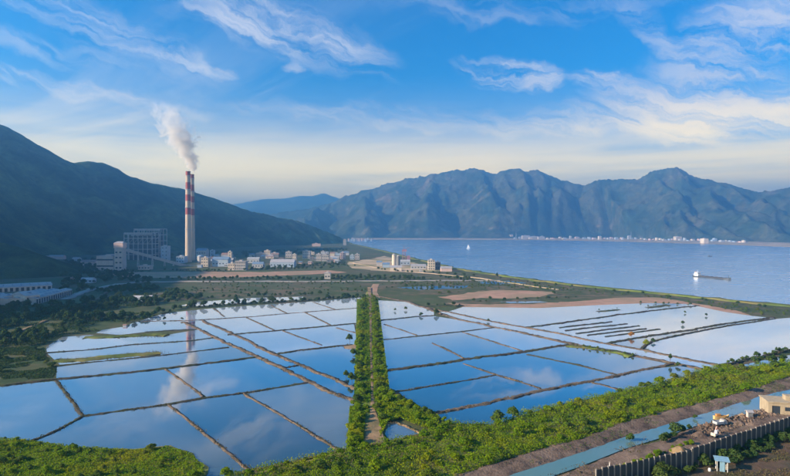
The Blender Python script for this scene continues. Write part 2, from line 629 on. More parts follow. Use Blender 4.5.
def ribbon(name, px_line, width, height, mat, label, z0=0.0, seed=0, step=3.0, rough=0.25, flat=0.62):
    """a low raised bank with uneven edges along a line of photo pixels"""
    W = [at(x, y, z0) for (x, y) in px_line]
    P = np.array([(p.x, p.y) for p in W])
    L = float(np.hypot(*np.diff(P, axis=0).T).sum())
    n = max(3, min(420, int(L / step)))
    Q, _ = resample(P, n)
    tang = np.gradient(Q, axis=0)
    tang /= np.maximum(np.hypot(tang[:, 0], tang[:, 1]), 1e-6)[:, None]
    nor = np.c_[-tang[:, 1], tang[:, 0]]
    s = np.linspace(0, L, n)
    wob = (fbm(s * 0.06, s * 0 + seed, 4, seed, 0.6) - 0.5) * width * 2.2
    verts = []
    offs = [(-0.5, -0.25), (-0.5 * flat - 0.08, 0.75), (0.0, 0.86), (0.5 * flat + 0.08, 0.75), (0.5, -0.25)]
    for j, (o, h) in enumerate(offs):
        wv = 1 + (fbm(s * 0.30, s * 0 + j * 7.1 + seed, 4, seed + j, 0.6) - 0.5) * 2 * rough * (1.8 if j in (0, 4) else 1.2)
        hv = height * h * (1 + (fbm(s * 0.5, s * 0 + j * 3.3, 4, seed + 40 + j, 0.65) - 0.5) * 2.0)
        x = Q[:, 0] + nor[:, 0] * (o * width * wv + wob * 0.5)
        y = Q[:, 1] + nor[:, 1] * (o * width * wv + wob * 0.5)
        verts.append(np.c_[x, y, z0 + hv])
    V = np.stack(verts, 1).reshape(-1, 3)
    k = len(offs)
    F_ = [(i * k + j + 1, i * k + j, (i + 1) * k + j, (i + 1) * k + j + 1) for i in range(n - 1) for j in range(k - 1)]
    me = mesh_from(name, V, F_, [mat], True)
    o = link(name, me)
    return tag(o, label, None, None, 'structure')


def loft(name, lineA, lineB, prof, mat, label, n=120, m=10, amp=0.3, fs=0.12, seed=0, world=False):
    """uneven ground between two lines; prof = heights from A to B"""
    A = [at(x, y, 0) for (x, y) in lineA] if not world else lineA
    B = [at(x, y, 0) for (x, y) in lineB] if not world else lineB
    QA, _ = resample(A, n)
    QB, _ = resample(B, n)
    t = np.linspace(0, 1, m)[None, :]
    X = QA[:, :1] * (1 - t) + QB[:, :1] * t
    Y = QA[:, 1:] * (1 - t) + QB[:, 1:] * t
    Z = np.interp(t[0], np.linspace(0, 1, len(prof)), prof)[None, :] + (fbm(X * fs, Y * fs, 5, seed) - 0.5) * 2 * amp
    V = np.stack([X, Y, Z], -1).reshape(-1, 3)
    F_ = [(i * m + j, (i + 1) * m + j, (i + 1) * m + j + 1, i * m + j + 1) for i in range(n - 1) for j in range(m - 1)]
    me = mesh_from(name, V, F_, [mat], True)
    # keep faces looking up
    if me.polygons[0].normal.z < 0:
        me.flip_normals()
    o = link(name, me)
    return tag(o, label, None, None, 'structure')


def mountain(name, ridges, k, x0, x1, y0, y1, cell, mat, label, seed, warp=60, wl=420.0, rough=0.22, pw=1.25, base=-2.0, fine=14, front=None, crest0=0.22, gully=0.0):
    nx, ny = int((x1 - x0) / cell) + 1, int((y1 - y0) / cell) + 1
    X, Y = np.meshgrid(np.linspace(x0, x1, nx), np.linspace(y0, y1, ny))
    WX = X + (fbm(X / wl, Y / wl, 4, seed) - 0.5) * 2 * warp
    WY = Y + (fbm(X / wl + 31, Y / wl + 7, 4, seed + 5) - 0.5) * 2 * warp
    H = np.full(X.shape, -60.0)
    for line in ridges:
        for (a, b) in zip(line[:-1], line[1:]):
            ax, ay, ah = a; bx, by, bh = b
            dx, dy = bx - ax, by - ay
            t = np.clip(((WX - ax) * dx + (WY - ay) * dy) / max(dx * dx + dy * dy, 1e-6), 0, 1)
            dist = np.hypot(WX - ax - t * dx, WY - ay - t * dy)
            hs = ah + (bh - ah) * t
            q = np.clip(1 - dist * k / np.maximum(hs, 1.0), 0, 1)
            h = hs * q ** pw
            H = np.maximum(H, h)
    DM = np.full(X.shape, 1e9)
    for (a, b) in zip(ridges[0][:-1], ridges[0][1:]):
        dx, dy = b[0] - a[0], b[1] - a[1]
        t = np.clip(((WX - a[0]) * dx + (WY - a[1]) * dy) / max(dx * dx + dy * dy, 1e-6), 0, 1)
        DM = np.minimum(DM, np.hypot(WX - a[0] - t * dx, WY - a[1] - t * dy))
    crest = np.clip(DM / 260.0, crest0, 1.0)          # keep the skyline, carve the flanks
    if front is not None:
        q = np.clip((Y - np.interp(X, [p[0] for p in front], [p[1] for p in front])) / 420.0, 0, 1)
        H = H * q * q * (3 - 2 * q)
    rough, fine = rough * crest, fine * crest
    rg = fbm(X / (wl * 0.62), Y / (wl * 0.62), 6, seed + 9, 0.55, True)
    H = H * (1 - rough * 0.62 + rough * rg) + np.where(H > 3, (fbm(X / 90, Y / 90, 5, seed + 21, 0.6, True) - 0.6) * fine * np.clip(H / 90, 0, 1), 0)
    if gully:
        gl = fbm(X / 260 + fbm(X / 200, Y / 200, 2, seed + 61), Y / 330, 4, seed + 60, 0.5, True)
        H = H + np.where(H > 3, (gl - 0.68) * gully * crest * np.clip(H / 160, 0, 1), 0)
    H = np.where(H < 0.5, base, H)
    V = np.stack([X, Y, H], -1).reshape(-1, 3)
    idx = np.arange(nx * ny).reshape(ny, nx)
    hh = np.maximum.reduce([H[:-1, :-1], H[1:, :-1], H[:-1, 1:], H[1:, 1:]])
    mask = (hh > base + 0.1).ravel()
    Q = np.stack([idx[:-1, :-1], idx[:-1, 1:], idx[1:, 1:], idx[1:, :-1]], -1).reshape(-1, 4)[mask]
    used = np.unique(Q)
    remap = np.zeros(nx * ny, int)
    remap[used] = np.arange(len(used))
    me = mesh_from(name, V[used], remap[Q], [mat], True)
    o = link(name, me)
    return tag(o, label, None, None, 'structure')


def ridge_px(pts):
    """(px, py, distance) -> ridge nodes (x, y, height)"""
    out = []
    for (x, y, d) in pts:
        p = at_d(x, y, d)
        out.append((p.x, p.y, p.z))
    return out


# ------------------------------------------------------------------ the land
GX = 16000
g_me = mesh_from('ground', [(-GX, -900, 0), (GX, -900, 0), (GX, 15500, 0), (-GX, 15500, 0)], [(0, 1, 2, 3)], [M['land']])
tag(link('ground', g_me), 'green and brown coastal plain under everything', None, None, 'structure')

# mountains ---------------------------------------------------------
left_ridge = ridge_px([(-260, 60, 1800), (-130, 84, 1950), (0, 125, 2150), (20, 134, 2200), (40, 145, 2250), (60, 156, 2300), (74, 161, 2350), (90, 160, 2400), (104, 161, 2450),
                       (120, 168, 2500), (135, 176, 2550), (150, 181, 2600), (170, 186, 2680), (190, 191, 2760), (210, 197, 2840),
                       (230, 204, 2920), (250, 211, 3000), (275, 217, 3080), (290, 219, 3130), (310, 225, 3180), (330, 232, 3220), (342, 237, 3240)])
spurs = []
rs = random.Random(3)
for i in range(1, len(left_ridge) - 2, 2):
    x, y, h = left_ridge[i]
    if x < -2200:
        continue
    L = h * 1.35
    ang = R(-62 + rs.uniform(-16, 16))
    ex, ey = x + math.cos(ang) * L, y + math.sin(ang) * L
    spurs.append([(x, y, h * 0.97), ((x + ex) / 2 + rs.uniform(-50, 50), (y + ey) / 2, h * 0.52), (ex, ey, h * 0.08)])
mountain('mountain_left', [left_ridge] + spurs, 0.66, -3100, 100, 1400, 3900, 11, M['forest_mountain'],
         'dark forested mountain rising behind the power station', 5, warp=26, wl=330, rough=0.30, pw=1.15, fine=30, gully=70)

# the high shoulder of the same mountain, left of the picture; its shadow lies over the plant
mountain('mountain_shoulder', [[(-1500, 1000, 435), (-1560, 1300, 540), (-1700, 1900, 640)], [(-1500, 1000, 435), (-1200, 660, 360), (-930, 340, 275), (-900, 60, 255), (-960, -250, 220), (-1100, -520, 180)]], 0.92,
         -2400, -480, -760, 2300, 20, M['forest_mountain'], 'forested shoulder of the mountain at the far left', 15, warp=30, wl=300, rough=0.12)

# low dark hill at the left edge
hill = ridge_px([(-150, 205, 1060), (-80, 222, 1020), (-40, 233, 1000), (0, 242, 985), (15, 246, 975), (30, 253, 965), (45, 260, 955), (58, 267, 945), (67, 274, 935)])
mountain('hill', [hill], 0.42, -1500, -420, 700, 1300, 6, M['forest_mountain'],
         'low dark wooded hill at the left edge above the sheds', 27, warp=14, wl=160, rough=0.14, pw=1.0)

# far pale ridge seen through the gap
far = ridge_px([(150, 214, 10500), (228, 205, 10400), (240, 203, 10400), (262, 199, 10300), (285, 198, 10300), (300, 196, 10300), (312, 196, 10300), (322, 193, 10300),
                (330, 196, 10300), (345, 203, 10200), (380, 210, 10200), (440, 214, 10200)])
mountain('far_ridge', [far], 0.40, -6200, 2200, 8600, 12200, 45, M['forest_mountain'], 'pale blue far ridge in the gap between the mountains', 33, warp=70, wl=900, rough=0.12, pw=1.0)

mid = ridge_px([(225, 222, 7200), (255, 216, 7100), (275, 213, 7000), (300, 209, 6900), (330, 203, 6800), (345, 196, 6700), (370, 189, 6600), (400, 180, 6450),
                (430, 174, 6300), (455, 169, 6200), (480, 169, 6100), (497, 175, 6050), (512, 168, 5950), (520, 166, 5900), (528, 171, 5880), (536, 168, 5850), (548, 175, 5800),
                (565, 180, 5750), (585, 185, 5700), (600, 178, 5550), (625, 180, 5450), (645, 173, 5350), (668, 168, 5250), (690, 175, 5150), (715, 181, 5050),
                (740, 186, 4950), (765, 191, 4850), (790, 186, 4750), (830, 176, 4600), (900, 186, 4400)])
far_shore = [(352, 239.3), (372, 239.6), (400, 239.6), (470, 239.8), (520, 239.8), (570, 240.6), (620, 241.6), (670, 243.0), (720, 244.6), (760, 246.0), (800, 247.6), (900, 251.5), (1000, 256)]
shore_back = [at(x, y - (1.0 if x < 540 else 1.0 + 2.2 * min(1, (x - 540) / 60.0))) for (x, y) in far_shore]
shore_back = [(-6000, shore_back[0].y + 200)] + [(q.x, q.y) for q in shore_back]
sp = []


def shore_y(x):
    # distance of the far shore plus its flat rim at a world x
    return np.interp(x, [-3000, 0, 1300, 1900, 2600, 3600], [4700, 4380, 4300, 3800, 3350, 2800])


rs = random.Random(12)
for i in range(0, len(mid) - 1):
    x, y, h = mid[i]
    if i % 2 and i not in (13, 21, 27):
        continue
    dxs = rs.uniform(-260, 180)
    ex = x + dxs
    ey = shore_y(ex) + rs.uniform(60, 420)
    nseg = 4
    line = []
    for s in range(nseg + 1):
        t = s / nseg
        hh = h * (0.98 * (1 - t) ** 1.12 + 0.06 * t)
        line.append((x + (ex - x) * t + rs.uniform(-70, 70) * (0 < s < nseg), y + (ey - y) * t, hh))
    sp.append(line)
    # a short side spur
    mx, my, mh = line[2]
    sp.append([(mx, my, mh * 0.97), (mx + rs.choice((-1, 1)) * rs.uniform(220, 380), my - rs.uniform(250, 520), mh * 0.35)])
mountain('mountain_right', [mid] + sp, 0.78, -2600, 5200, 3000, 8000, 17, M['bare_mountain'],
         'long blue mountain range across the bay', 44, warp=75, wl=430, rough=0.28, pw=1.12, fine=34, front=shore_back, crest0=0.40, gully=105)

# sea -------------------------------------------------------------
near_shore = [(1000, 330), (900, 317), (800, 307), (740, 302.0), (700, 297.8), (660, 293.8), (620, 290.0), (580, 286.0), (545, 281.6), (510, 277.0), (480, 272.6),
              (455, 268.6), (430, 262.5), (405, 256.5), (385, 251.5), (368, 247.5), (352, 244.0), (345, 241.0)]
sheet('sea', far_shore + near_shore, 0.30, M['sea_water'], 'wide blue bay between the plain and the mountains', jitter=5, step=30, seed=4)
loft('far_shore', far_shore, [(x, y - 1.2 - (2.4 * min(1, max(0, (x - 520) / 60.0)))) for (x, y) in far_shore], [0.0, 3.0, 4.0, 4.0], M['shore_sand'], 'pale flat shore below the mountains across the bay', n=160, m=6, amp=1.0, fs=0.01, seed=3)
ribbon('sea_bank', near_shore[2:], 16, 1.6, M['grass'], 'grassy sea bank along the near shore of the bay', 0.0, 5, 10.0, 0.5)

# ground zones (px outlines) -----------------------------------------
Z = 0.02
sheet('scrubland', [(-140, 300), (0, 300), (60, 304), (120, 302), (165, 306), (178, 312), (150, 318), (134, 322), (112, 327), (96, 333), (62, 337), (44, 347), (46, 356), (56, 364), (58, 372),
                    (53, 381), (20, 385), (-60, 390), (-200, 380)], 0.02, M['scrub'], 'dark scrubland left of the salt ponds', 3, 8, 1)
sheet('grassland', [(-200, 432), (0, 438), (40, 442), (85, 448), (130, 450), (168, 447), (192, 454), (206, 468), (206, 520), (-300, 520)], 0.34, M['grass'], 'green grassy bank in the bottom left corner', 1.5, 4, 2)
sheet('field', [(100, 287), (200, 286), (300, 286), (360, 287), (420, 287), (480, 284), (500, 290), (440, 296), (395, 296), (372, 293), (300, 296), (200, 299), (150, 303), (90, 298)], 0.03, M['plain'], 'green fields between the road and the ponds', 6, 12, 3)
sheet('field', [(150, 276), (230, 275), (330, 275), (420, 275), (470, 277), (490, 281), (420, 280), (300, 280), (150, 280.5)], 0.04, M['scrub'], 'dark green strip between the clay bank and the road', 4, 15, 13)
sheet('coast_grassland', [(420, 268), (455, 270), (480, 274), (510, 278.5), (545, 283), (580, 287.5), (620, 291.5), (660, 295.5), (700, 299.5), (740, 303.7), (800, 309), (900, 320), (900, 330), (800, 319), (774, 318), (753, 316.4), (725, 312),
                          (697, 306), (690, 304), (650, 303.5), (600, 305), (540, 307), (463, 306.5), (446, 304), (420, 296), (400, 292), (390, 284), (400, 276)], 0.05, M['plain'], 'grassy coastal strip between the ponds and the bay', 5, 12, 6)
sheet('bare_earth', [(104, 273.0), (150, 271.8), (200, 271.6), (260, 272.0), (330, 270.2), (348, 272.5), (300, 274.8), (240, 277.2), (190, 277.6), (150, 278.0), (120, 276.8)], 0.06, M['clay'], 'long strip of bare reddish earth in front of the power station', 4, 10, 7)
sheet('bare_earth', [(348, 262), (375, 258), (385, 256), (420, 264), (445, 270), (420, 273), (380, 271), (350, 268)], 0.06, M['shore_sand'], 'bare sandy ground behind the pale shore buildings', 5, 12, 17)
sheet('bare_earth', [(440, 297), (470, 292.5), (500, 290), (530, 290.5), (556, 292), (545, 296.5), (520, 298.3), (480, 298), (452, 300)], 0.08, M['clay'], 'bare pinkish earth patch in the coastal grass', 4, 8, 8)
sheet('bare_earth', [(446, 303), (480, 304.5), (530, 304), (580, 301), (620, 297.5), (660, 297.5), (700, 304), (735, 310), (753, 316), (725, 312.5), (697, 307), (680, 303.5), (650, 303.5), (600, 305.3), (540, 308), (463, 307.5)], 0.09, M['clay'], 'narrow bare clay shore along the back of the far pond', 2.5, 8, 9)
sheet('marsh_water', [(500, 301.6), (540, 301.2), (548, 302.4), (510, 303.2)], 0.11, M['pond_pale'], 'thin pool of pale water behind the clay shore', 1, 6, 10)
sheet('marsh_water', [(395, 287.5), (430, 286), (470, 285.5), (462, 288), (420, 290)], 0.11, M['pond_clear'], 'dark pool beside the coast road', 3, 10, 11)
sheet('marsh_water', [(480, 281.4), (510, 280.8), (526, 283), (500, 284.5), (482, 283.5)], 0.12, M['pond_clear'], 'small dark pool near the sea bank', 3, 10, 12)

# salt ponds ---------------------------------------------------------
ponds = [
    ([(-70, 392), (0, 386), (56, 381), (83, 416.5), (36.5, 440), (0, 440), (-80, 436)], 'pond_silty', 'grey murky pond at the left edge'),
    ([(56, 381), (100, 375.5), (166, 369), (203, 397), (130, 410), (83, 416.5)], 'pond_clear', 'blue pond with the smoke mirrored in its right end'),
    ([(166, 369), (222, 362), (256, 357.5), (308, 382), (250, 393), (208, 397.7)], 'pond_clear', 'bright blue pond below the crossing of the double dike'),
    ([(36, 440), (83, 416.5), (168, 405), (249, 471), (249, 500), (100, 500), (20, 460)], 'pond_grey', 'dark blue pond beside the lower left grass bank'),
    ([(168, 405), (208, 397.7), (244, 393.6), (340, 451), (295, 462), (249, 471)], 'pond_clear', 'large deep blue pond in the lower middle'),
    ([(244, 393.6), (308, 382), (355, 403), (352, 425), (350, 450), (340, 451)], 'pond_silty', 'grey blue pond at the foot of the tree causeway'),
    ([(57, 367), (107, 361), (163, 355.5), (231, 346), (256, 357.5), (222, 362), (166, 369), (100, 375.4), (56, 381)], 'pond_grey', 'long blue pond crossed by the chimney reflection'),
    ([(47, 353), (100, 349), (130, 345), (191, 341), (216, 337.5), (231, 346), (163, 355.5), (60, 365)], 'pond_clear', 'narrow pond with a grassy island along its near side'),
    ([(47, 352), (46, 347), (62, 337), (90, 335), (122, 339), (130, 345), (100, 349)], 'pond_pale', 'pale grey half-dry pond beside the scrubland'),
    ([(118, 337), (166, 335), (199, 329.5), (216, 337.5), (191, 341), (130, 345)], 'pond_grey', 'blue pond behind the grassy islet'),
    ([(130, 324), (138, 321.5), (176, 321), (203, 320), (186, 323), (199, 329.5), (145, 332), (120, 329)], 'pond_bluish', 'bright pond where the red chimney bands are mirrored'),
    ([(96, 333), (102, 330), (128, 326), (145, 332), (120, 335)], 'pond_pale', 'small white pool at the edge of the dark trees'),
    ([(186, 323), (201, 320.5), (221, 329), (258, 347), (287, 360), (331, 378), (355, 389), (355, 402), (308, 381), (258, 357.5), (214, 336.5)], 'pond_clear', 'long narrow channel between the two diagonal dikes'),
    ([(203, 320), (250, 317), (291, 313.4), (361, 308), (358, 324), (281, 330.4), (230, 334.6), (221, 329)], 'pond_pale', 'pale blue pond in the second far row'),
    ([(228, 334), (281, 330.4), (354, 324), (358, 345), (340, 346), (278, 353.6), (258, 347)], 'pond_bluish', 'blue pond left of the clay spit on the causeway'),
    ([(278, 353.6), (340, 346), (358, 346), (358, 390), (331, 378)], 'pond_clear', 'blue corner pond against the causeway trees'),
    ([(138, 321.5), (158, 315), (176, 312), (215, 308), (260, 305), (313, 301.5), (366, 297), (361, 308), (291, 313.4), (250, 317), (203, 320)], 'pond_pale', 'farthest wide pale pond below the dark tree line'),
    ([(178, 306), (197, 302), (250, 298), (306, 296.6), (300, 299.6), (250, 302.3), (200, 306)], 'pond_pale', 'thin bright strip of water behind the tree line'),
    ([(374, 300), (408, 302), (434, 312), (434, 316), (419, 316.6), (379, 320.4)], 'pond_pale', 'small far pond right of the causeway'),
    ([(379, 320.4), (419, 316.6), (434, 316), (459, 320), (495, 327.6), (417, 336.5), (381, 340.5)], 'pond_bluish', 'second pond right of the causeway'),
    ([(381, 340.5), (417, 336.5), (463, 332), (521, 351), (461, 360), (385, 372)], 'pond_grey', 'wide blue pond with a broken spit inside'),
    ([(463, 332), (495, 327.6), (516, 332), (567, 344), (521, 351.5)], 'pond_bluish', 'pale blue pond below the channel bank'),
    ([(385, 371.6), (461, 360), (495, 375), (440, 385), (388, 394)], 'pond_clear', 'deep blue pond right of the causeway trees'),
    ([(461, 360), (525, 352.5), (615, 375), (590, 382), (545, 390), (495, 375)], 'pond_clear', 'bright blue pond in the middle of the right group'),
    ([(525, 352.5), (567, 345.5), (630, 356), (670, 364), (620, 375.5)], 'pond_grey', 'pond below the overgrown bank'),
    ([(388, 394), (440, 385), (495, 375.5), (545, 390), (476, 406), (437, 414), (420, 409)], 'pond_clear', 'deep blue pond behind the long curved dike'),
    ([(437, 414), (476, 406), (545, 390), (590, 382), (622, 391), (600, 396), (561, 405), (521, 415), (497, 424), (460, 427), (445, 421)], 'pond_clear', 'long blue pond along the upper edge of the green belt'),
    ([(590, 382), (620, 375.5), (650, 369), (680, 366), (702, 370), (690, 376), (640, 388), (622, 392)], 'pond_silty', 'grey blue pond tapering to the right end of the belt'),
    ([(386, 425), (396, 423), (421, 434), (390, 441), (385, 434)], 'pond_silty', 'little three-sided pond at the foot of the causeway'),
    ([(434, 312), (447, 311.5), (488, 321), (525, 328), (560, 334), (604, 343.7), (640, 350), (668, 355.5), (722, 367), (715, 370), (700, 369), (680, 365), (640, 357), (600, 350), (567, 343), (516, 332), (459, 320)], 'pond_pale', 'pale channel running between the two long banks'),
    ([(447, 312), (463, 307), (540, 308), (600, 305), (650, 303), (690, 304), (697, 306), (619, 315), (528, 327.7), (488, 321)], 'pond_pale', 'wide pale pond with two dark islets'),
    ([(528, 327.7), (560, 323.6), (619, 315), (697, 306), (725, 312), (753, 316), (774, 318), (690, 331), (607, 344), (560, 333)], 'pond_pale', 'pale pond lined with five narrow mud strips'),
    ([(607, 344), (620, 341.2), (690, 331), (721, 325), (774, 318), (774, 319), (690, 333), (654, 341), (640, 349.5)], 'pond_silty', 'thin wedge of water between twin dikes'),
    ([(654, 341), (690, 333), (774, 319), (840, 314), (850, 340), (790, 349), (725, 365), (690, 359), (667, 355), (641, 349.5)], 'pond_pale', 'large mirror-bright pond at the right edge'),
    ([(733, 367), (760, 361), (790, 355), (850, 345), (850, 354), (790, 362), (765, 366.5), (745, 369)], 'pond_silty', 'small pond between the belt and the right edge'),
]
for i, (poly, mt, lab) in enumerate(ponds):
    sheet('pond', poly, 0.12 + 0.004 * i, M[mt], lab, 0)

# dikes --------------------------------------------------------------
dikes = [
    ([(-60, 392), (0, 386), (54, 380), (100, 375.4), (163, 369), (222, 362), (256, 357.2)], 3.4, 'mud_dark', 'dark dike running from the left edge to the double dike'),
    ([(278, 353.6), (310, 349.5), (340, 346), (352, 345)], 3.2, 'mud_dark', 'dark dike ending at the clay spit'),
    ([(55, 366), (107, 361), (163, 355.5), (229, 347.5)], 2.6, 'mud_dark', 'dark dike bearing a grassy island'),
    ([(47, 353), (100, 349), (130, 345), (191, 341), (216, 337.5)], 2.6, 'mud_dark', 'dark dike below the half-dry pond'),
    ([(228, 335), (281, 330.4), (320, 327), (356, 323.6)], 3.6, 'mud_dark', 'brown dike in the third far row left of the causeway'),
    ([(145, 332.2), (170, 330.6), (199, 329.3)], 2.4, 'mud_dark', 'short dike right of the grassy islet'),
    ([(138, 321.6), (176, 321), (203, 320), (250, 317), (291, 313.4), (361, 308)], 2.8, 'mud', 'far dike across the whole left group of ponds'),
    ([(183, 322), (199, 329), (214, 336.5), (230, 345), (258, 357.5), (287, 370.7), (308, 381), (340, 396), (356, 403)], 4.2, 'mud', 'lower of the two brown diagonal dikes'),
    ([(201, 320.4), (221, 329), (250, 342), (258, 346.6), (287, 360), (331, 378), (356, 389.5)], 3.8, 'mud', 'upper of the two brown diagonal dikes'),
    ([(214, 308.6), (224, 316.8)], 2.4, 'mud', 'short far dike above the double dike'),
    ([(271, 305.6), (287, 313.8)], 2.0, 'mud', 'short thin dike in the farthest pond'),
    ([(313, 302.4), (335, 309.6)], 2.0, 'mud', 'short thin dike near the far end of the causeway'),
    ([(246, 317.5), (274, 330.4)], 2.0, 'mud', 'thin cross dike in the second far row'),
    ([(305, 312.6), (331, 325.5)], 2.0, 'mud', 'thin cross dike in the second far row near the causeway'),
    ([(283, 331), (300, 337.5), (322, 345.4)], 1.6, 'mud', 'thin half-sunken dike ending in open water'),
    ([(336, 328), (360, 334)], 2.2, 'mud', 'short dike running out from the causeway'),
    ([(283.5, 368.4), (298, 365.6)], 2.2, 'mud_dark', 'short link across the narrow channel'),
    ([(83, 416.3), (130, 410), (168, 405), (208, 397.8), (250, 392.6), (308, 382.4)], 2.8, 'mud_dark', 'dark dike from the three-way junction to the double dike'),
    ([(56, 381), (70, 399), (83, 416)], 2.4, 'mud_dark', 'dike on the right side of the murky left pond'),
    ([(83, 416.5), (68, 425), (50, 434), (32, 441.5)], 2.2, 'mud_dark', 'short dike from the junction to the grass bank'),
    ([(166, 369.6), (184, 382.5), (204, 397)], 2.0, 'mud', 'thin cross dike right of the smoke reflection'),
    ([(168, 405), (200, 430), (226, 451), (250, 471.5)], 2.0, 'mud', 'straight thin dike running down to the belt'),
    ([(244, 393.6), (270, 409), (299, 426), (320, 439), (341, 451.5)], 2.0, 'mud', 'straight thin dike running down to the causeway foot'),
    ([(228, 478), (249, 471.6), (295, 462), (340, 451), (352, 449)], 2.6, 'mud', 'brown bank along the lower edge of the ponds'),
    ([(378, 320.6), (400, 318.6), (419, 316.6), (434, 316)], 3.0, 'mud_dark', 'first far dike right of the causeway'),
    ([(381, 340.4), (417, 336.5), (465, 331.4), (496, 327.5)], 2.8, 'mud_dark', 'second far dike right of the causeway'),
    ([(385, 371.8), (446, 363), (461, 360.2), (520, 352.5), (568, 345.2)], 4.4, 'mud_dark', 'broad brown dike across the right group of ponds'),
    ([(388, 393.4), (440, 385), (470, 380), (496, 375.6)], 2.4, 'mud_dark', 'thin dark dike between two deep blue ponds'),
    ([(434, 414.6), (476, 406), (545, 390), (590, 382), (620, 375.5), (650, 369), (672, 363.6)], 3.4, 'mud', 'long curved dike along the belt side'),
    ([(384, 324.5), (400, 329.6), (417, 335.6)], 1.6, 'mud', 'thin cross dike by the far end of the causeway trees'),
    ([(432, 343.4), (447, 350), (464, 358.6)], 2.4, 'mud', 'broken clay spit inside the wide blue pond'),
    ([(463, 364), (480, 369.5), (496, 375), (520, 382), (540, 389)], 2.0, 'mud', 'thin cross dike running to the curved dike'),
    ([(463, 332.6), (492, 341.6), (522, 351.2)], 2.2, 'mud', 'thin cross dike between two pale blue ponds'),
    ([(527, 354.8), (552, 360), (579, 365.5), (617, 375)], 2.4, 'mud_dark', 'dark cross dike right of the bright blue pond'),
    ([(590, 382.2), (605, 386), (623, 391.4)], 2.4, 'mud', 'short dike from the curved dike to the belt'),
    ([(368, 294.6), (388, 298), (408, 302), (434, 311), (459, 319.6), (495, 327.4), (516, 331.8), (567, 343), (600, 349.6), (640, 357), (678, 364.6), (702, 369.5)], 5.0, 'mud', 'long brown bank on the near side of the pale channel'),
    ([(426, 307.5), (447, 312), (488, 321), (525, 327.7), (560, 333.8), (604, 343.7), (640, 349.8), (668, 355.6), (700, 362), (724, 366.6)], 4.2, 'mud', 'long bank on the far side of the pale channel'),
    ([(528, 327.6), (560, 323.4), (619, 315), (660, 310), (698, 305.8)], 4.4, 'mud_dark', 'dark dike between the two big pale ponds'),
    ([(607, 343.8), (620, 341), (655, 335.6), (690, 330.4), (721, 324.6), (774, 317.6)], 4.2, 'mud_dark', 'far one of the twin dark dikes'),
    ([(641, 349.6), (647, 344), (656, 340.6), (690, 333.2), (721, 327.4), (774, 319)], 3.4, 'mud_dark', 'near one of the twin dark dikes'),
    ([(722, 366), (740, 361), (760, 357), (790, 350.2), (850, 340)], 4.4, 'mud_dark', 'overgrown dike below the mirror-bright pond'),
    ([(379, 428), (386, 424.6), (396, 423.2), (410, 429), (423, 434.6)], 2.6, 'sand_path', 'pale bank above the little three-sided pond'),
    ([(379, 443.5), (390, 441.6), (406, 438), (423, 434.6)], 2.2, 'sand_path', 'pale bank below the little three-sided pond'),
    ([(392, 391), (404, 399), (420, 408.5), (437, 414.2)], 3.4, 'mud', 'bank from the causeway to the curved dike'),
]
DIKE_LINES = []
for i, (line, w, mt, lab) in enumerate(dikes):
    ribbon('dike', line, w * (0.68 if w < 3 else 0.80), (0.42 if w < 3 else 0.62) + 0.003 * i, M[mt], lab, 0.02, i * 3 + 1, 1.1, 0.75)
    DIKE_LINES.append((line, w))
for i, (a, b) in enumerate([((560, 328), (612, 322)), ((566, 331), (627, 324)), ((577, 334), (639, 326)), ((588, 335.7), (646, 329)), ((606, 337), (660, 329.5))]):
    ribbon('mud_strip', [a, ((a[0] + b[0]) / 2, (a[1] + b[1]) / 2 - 0.3), b], 2.2, 0.75, M['mud_dark'],
           'mud strip %s of the five in the pale pond' % ['farthest', 'second from the back', 'in the middle', 'second from the front', 'nearest'][i], 0.1, 90 + i, 2.5, 0.5)
islands = [
    ([(84, 338), (120, 336.2), (150, 335.4), (166, 336)], 9, 'long grassy islet behind the half-dry pond'),
    ([(54, 361.5), (90, 359), (130, 355.2), (161, 352.8)], 9, 'long grassy island on the narrow pond'),
    ([(599, 311.8), (619, 310)], 5, 'small dark islet in the wide pale pond'),
    ([(648, 307.8), (669, 305.2)], 6, 'dark grassy islet at the far end of the pale pond'),
    ([(426, 307), (445, 306.2), (463, 305.8)], 11, 'dark green spit at the end of the wide pale pond'),
    ([(569, 345.5), (590, 348.5), (620, 353.6), (634, 356.6)], 8, 'overgrown bank between channel and pond'),
]
for i, (line, w, lab) in enumerate(islands):
    DIKE_LINES.append((line, w * 1.6))
    ribbon('island', line, w, 0.7, M['grass' if i not in (2, 3, 4) else 'scrub'], lab, 0.04, 70 + i, 2.5, 0.55, 0.7)

# causeway with its path
loft('causeway', [(366, 292), (364, 300), (360, 320), (356, 345), (354, 380), (353, 406), (350, 425), (347, 452)],
     [(373, 292), (376, 300), (379, 320), (382, 345), (387, 380), (391, 395), (386, 424), (392, 446)], [-0.2, 0.9, 1.0, 0.9, -0.2], M['grass'], 'long causeway carrying two rows of trees', n=200, m=12, amp=0.2, seed=61)
loft('path', [(367.5, 288), (368.5, 300), (369.8, 340), (371.0, 390), (370, 418), (366, 436), (364, 448)],
     [(371.0, 288), (371.4, 300), (371.8, 340), (373.4, 390), (375, 412), (382, 432), (385, 447)], [1.12, 1.2, 1.12], M['sand_path'], 'sandy path down the middle of the causeway', n=160, m=6, amp=0.1, seed=62)
loft('clay_spit', [(343, 345.5), (352, 343.5), (360, 343)], [(345, 349.5), (352, 350.5), (360, 350)], [-0.2, 0.9, -0.2], M['clay'], 'small clay spit on the left flank of the causeway', n=20, m=6, amp=0.3, seed=63)
loft('clay_road', [(366, 293.5), (370, 289), (373, 284), (376, 284)], [(380, 298), (377, 292), (378, 287), (379.5, 284)], [0.2, 0.4, 0.2], M['clay'], 'clay track leaving the far end of the causeway', n=20, m=5, amp=0.1, seed=64)

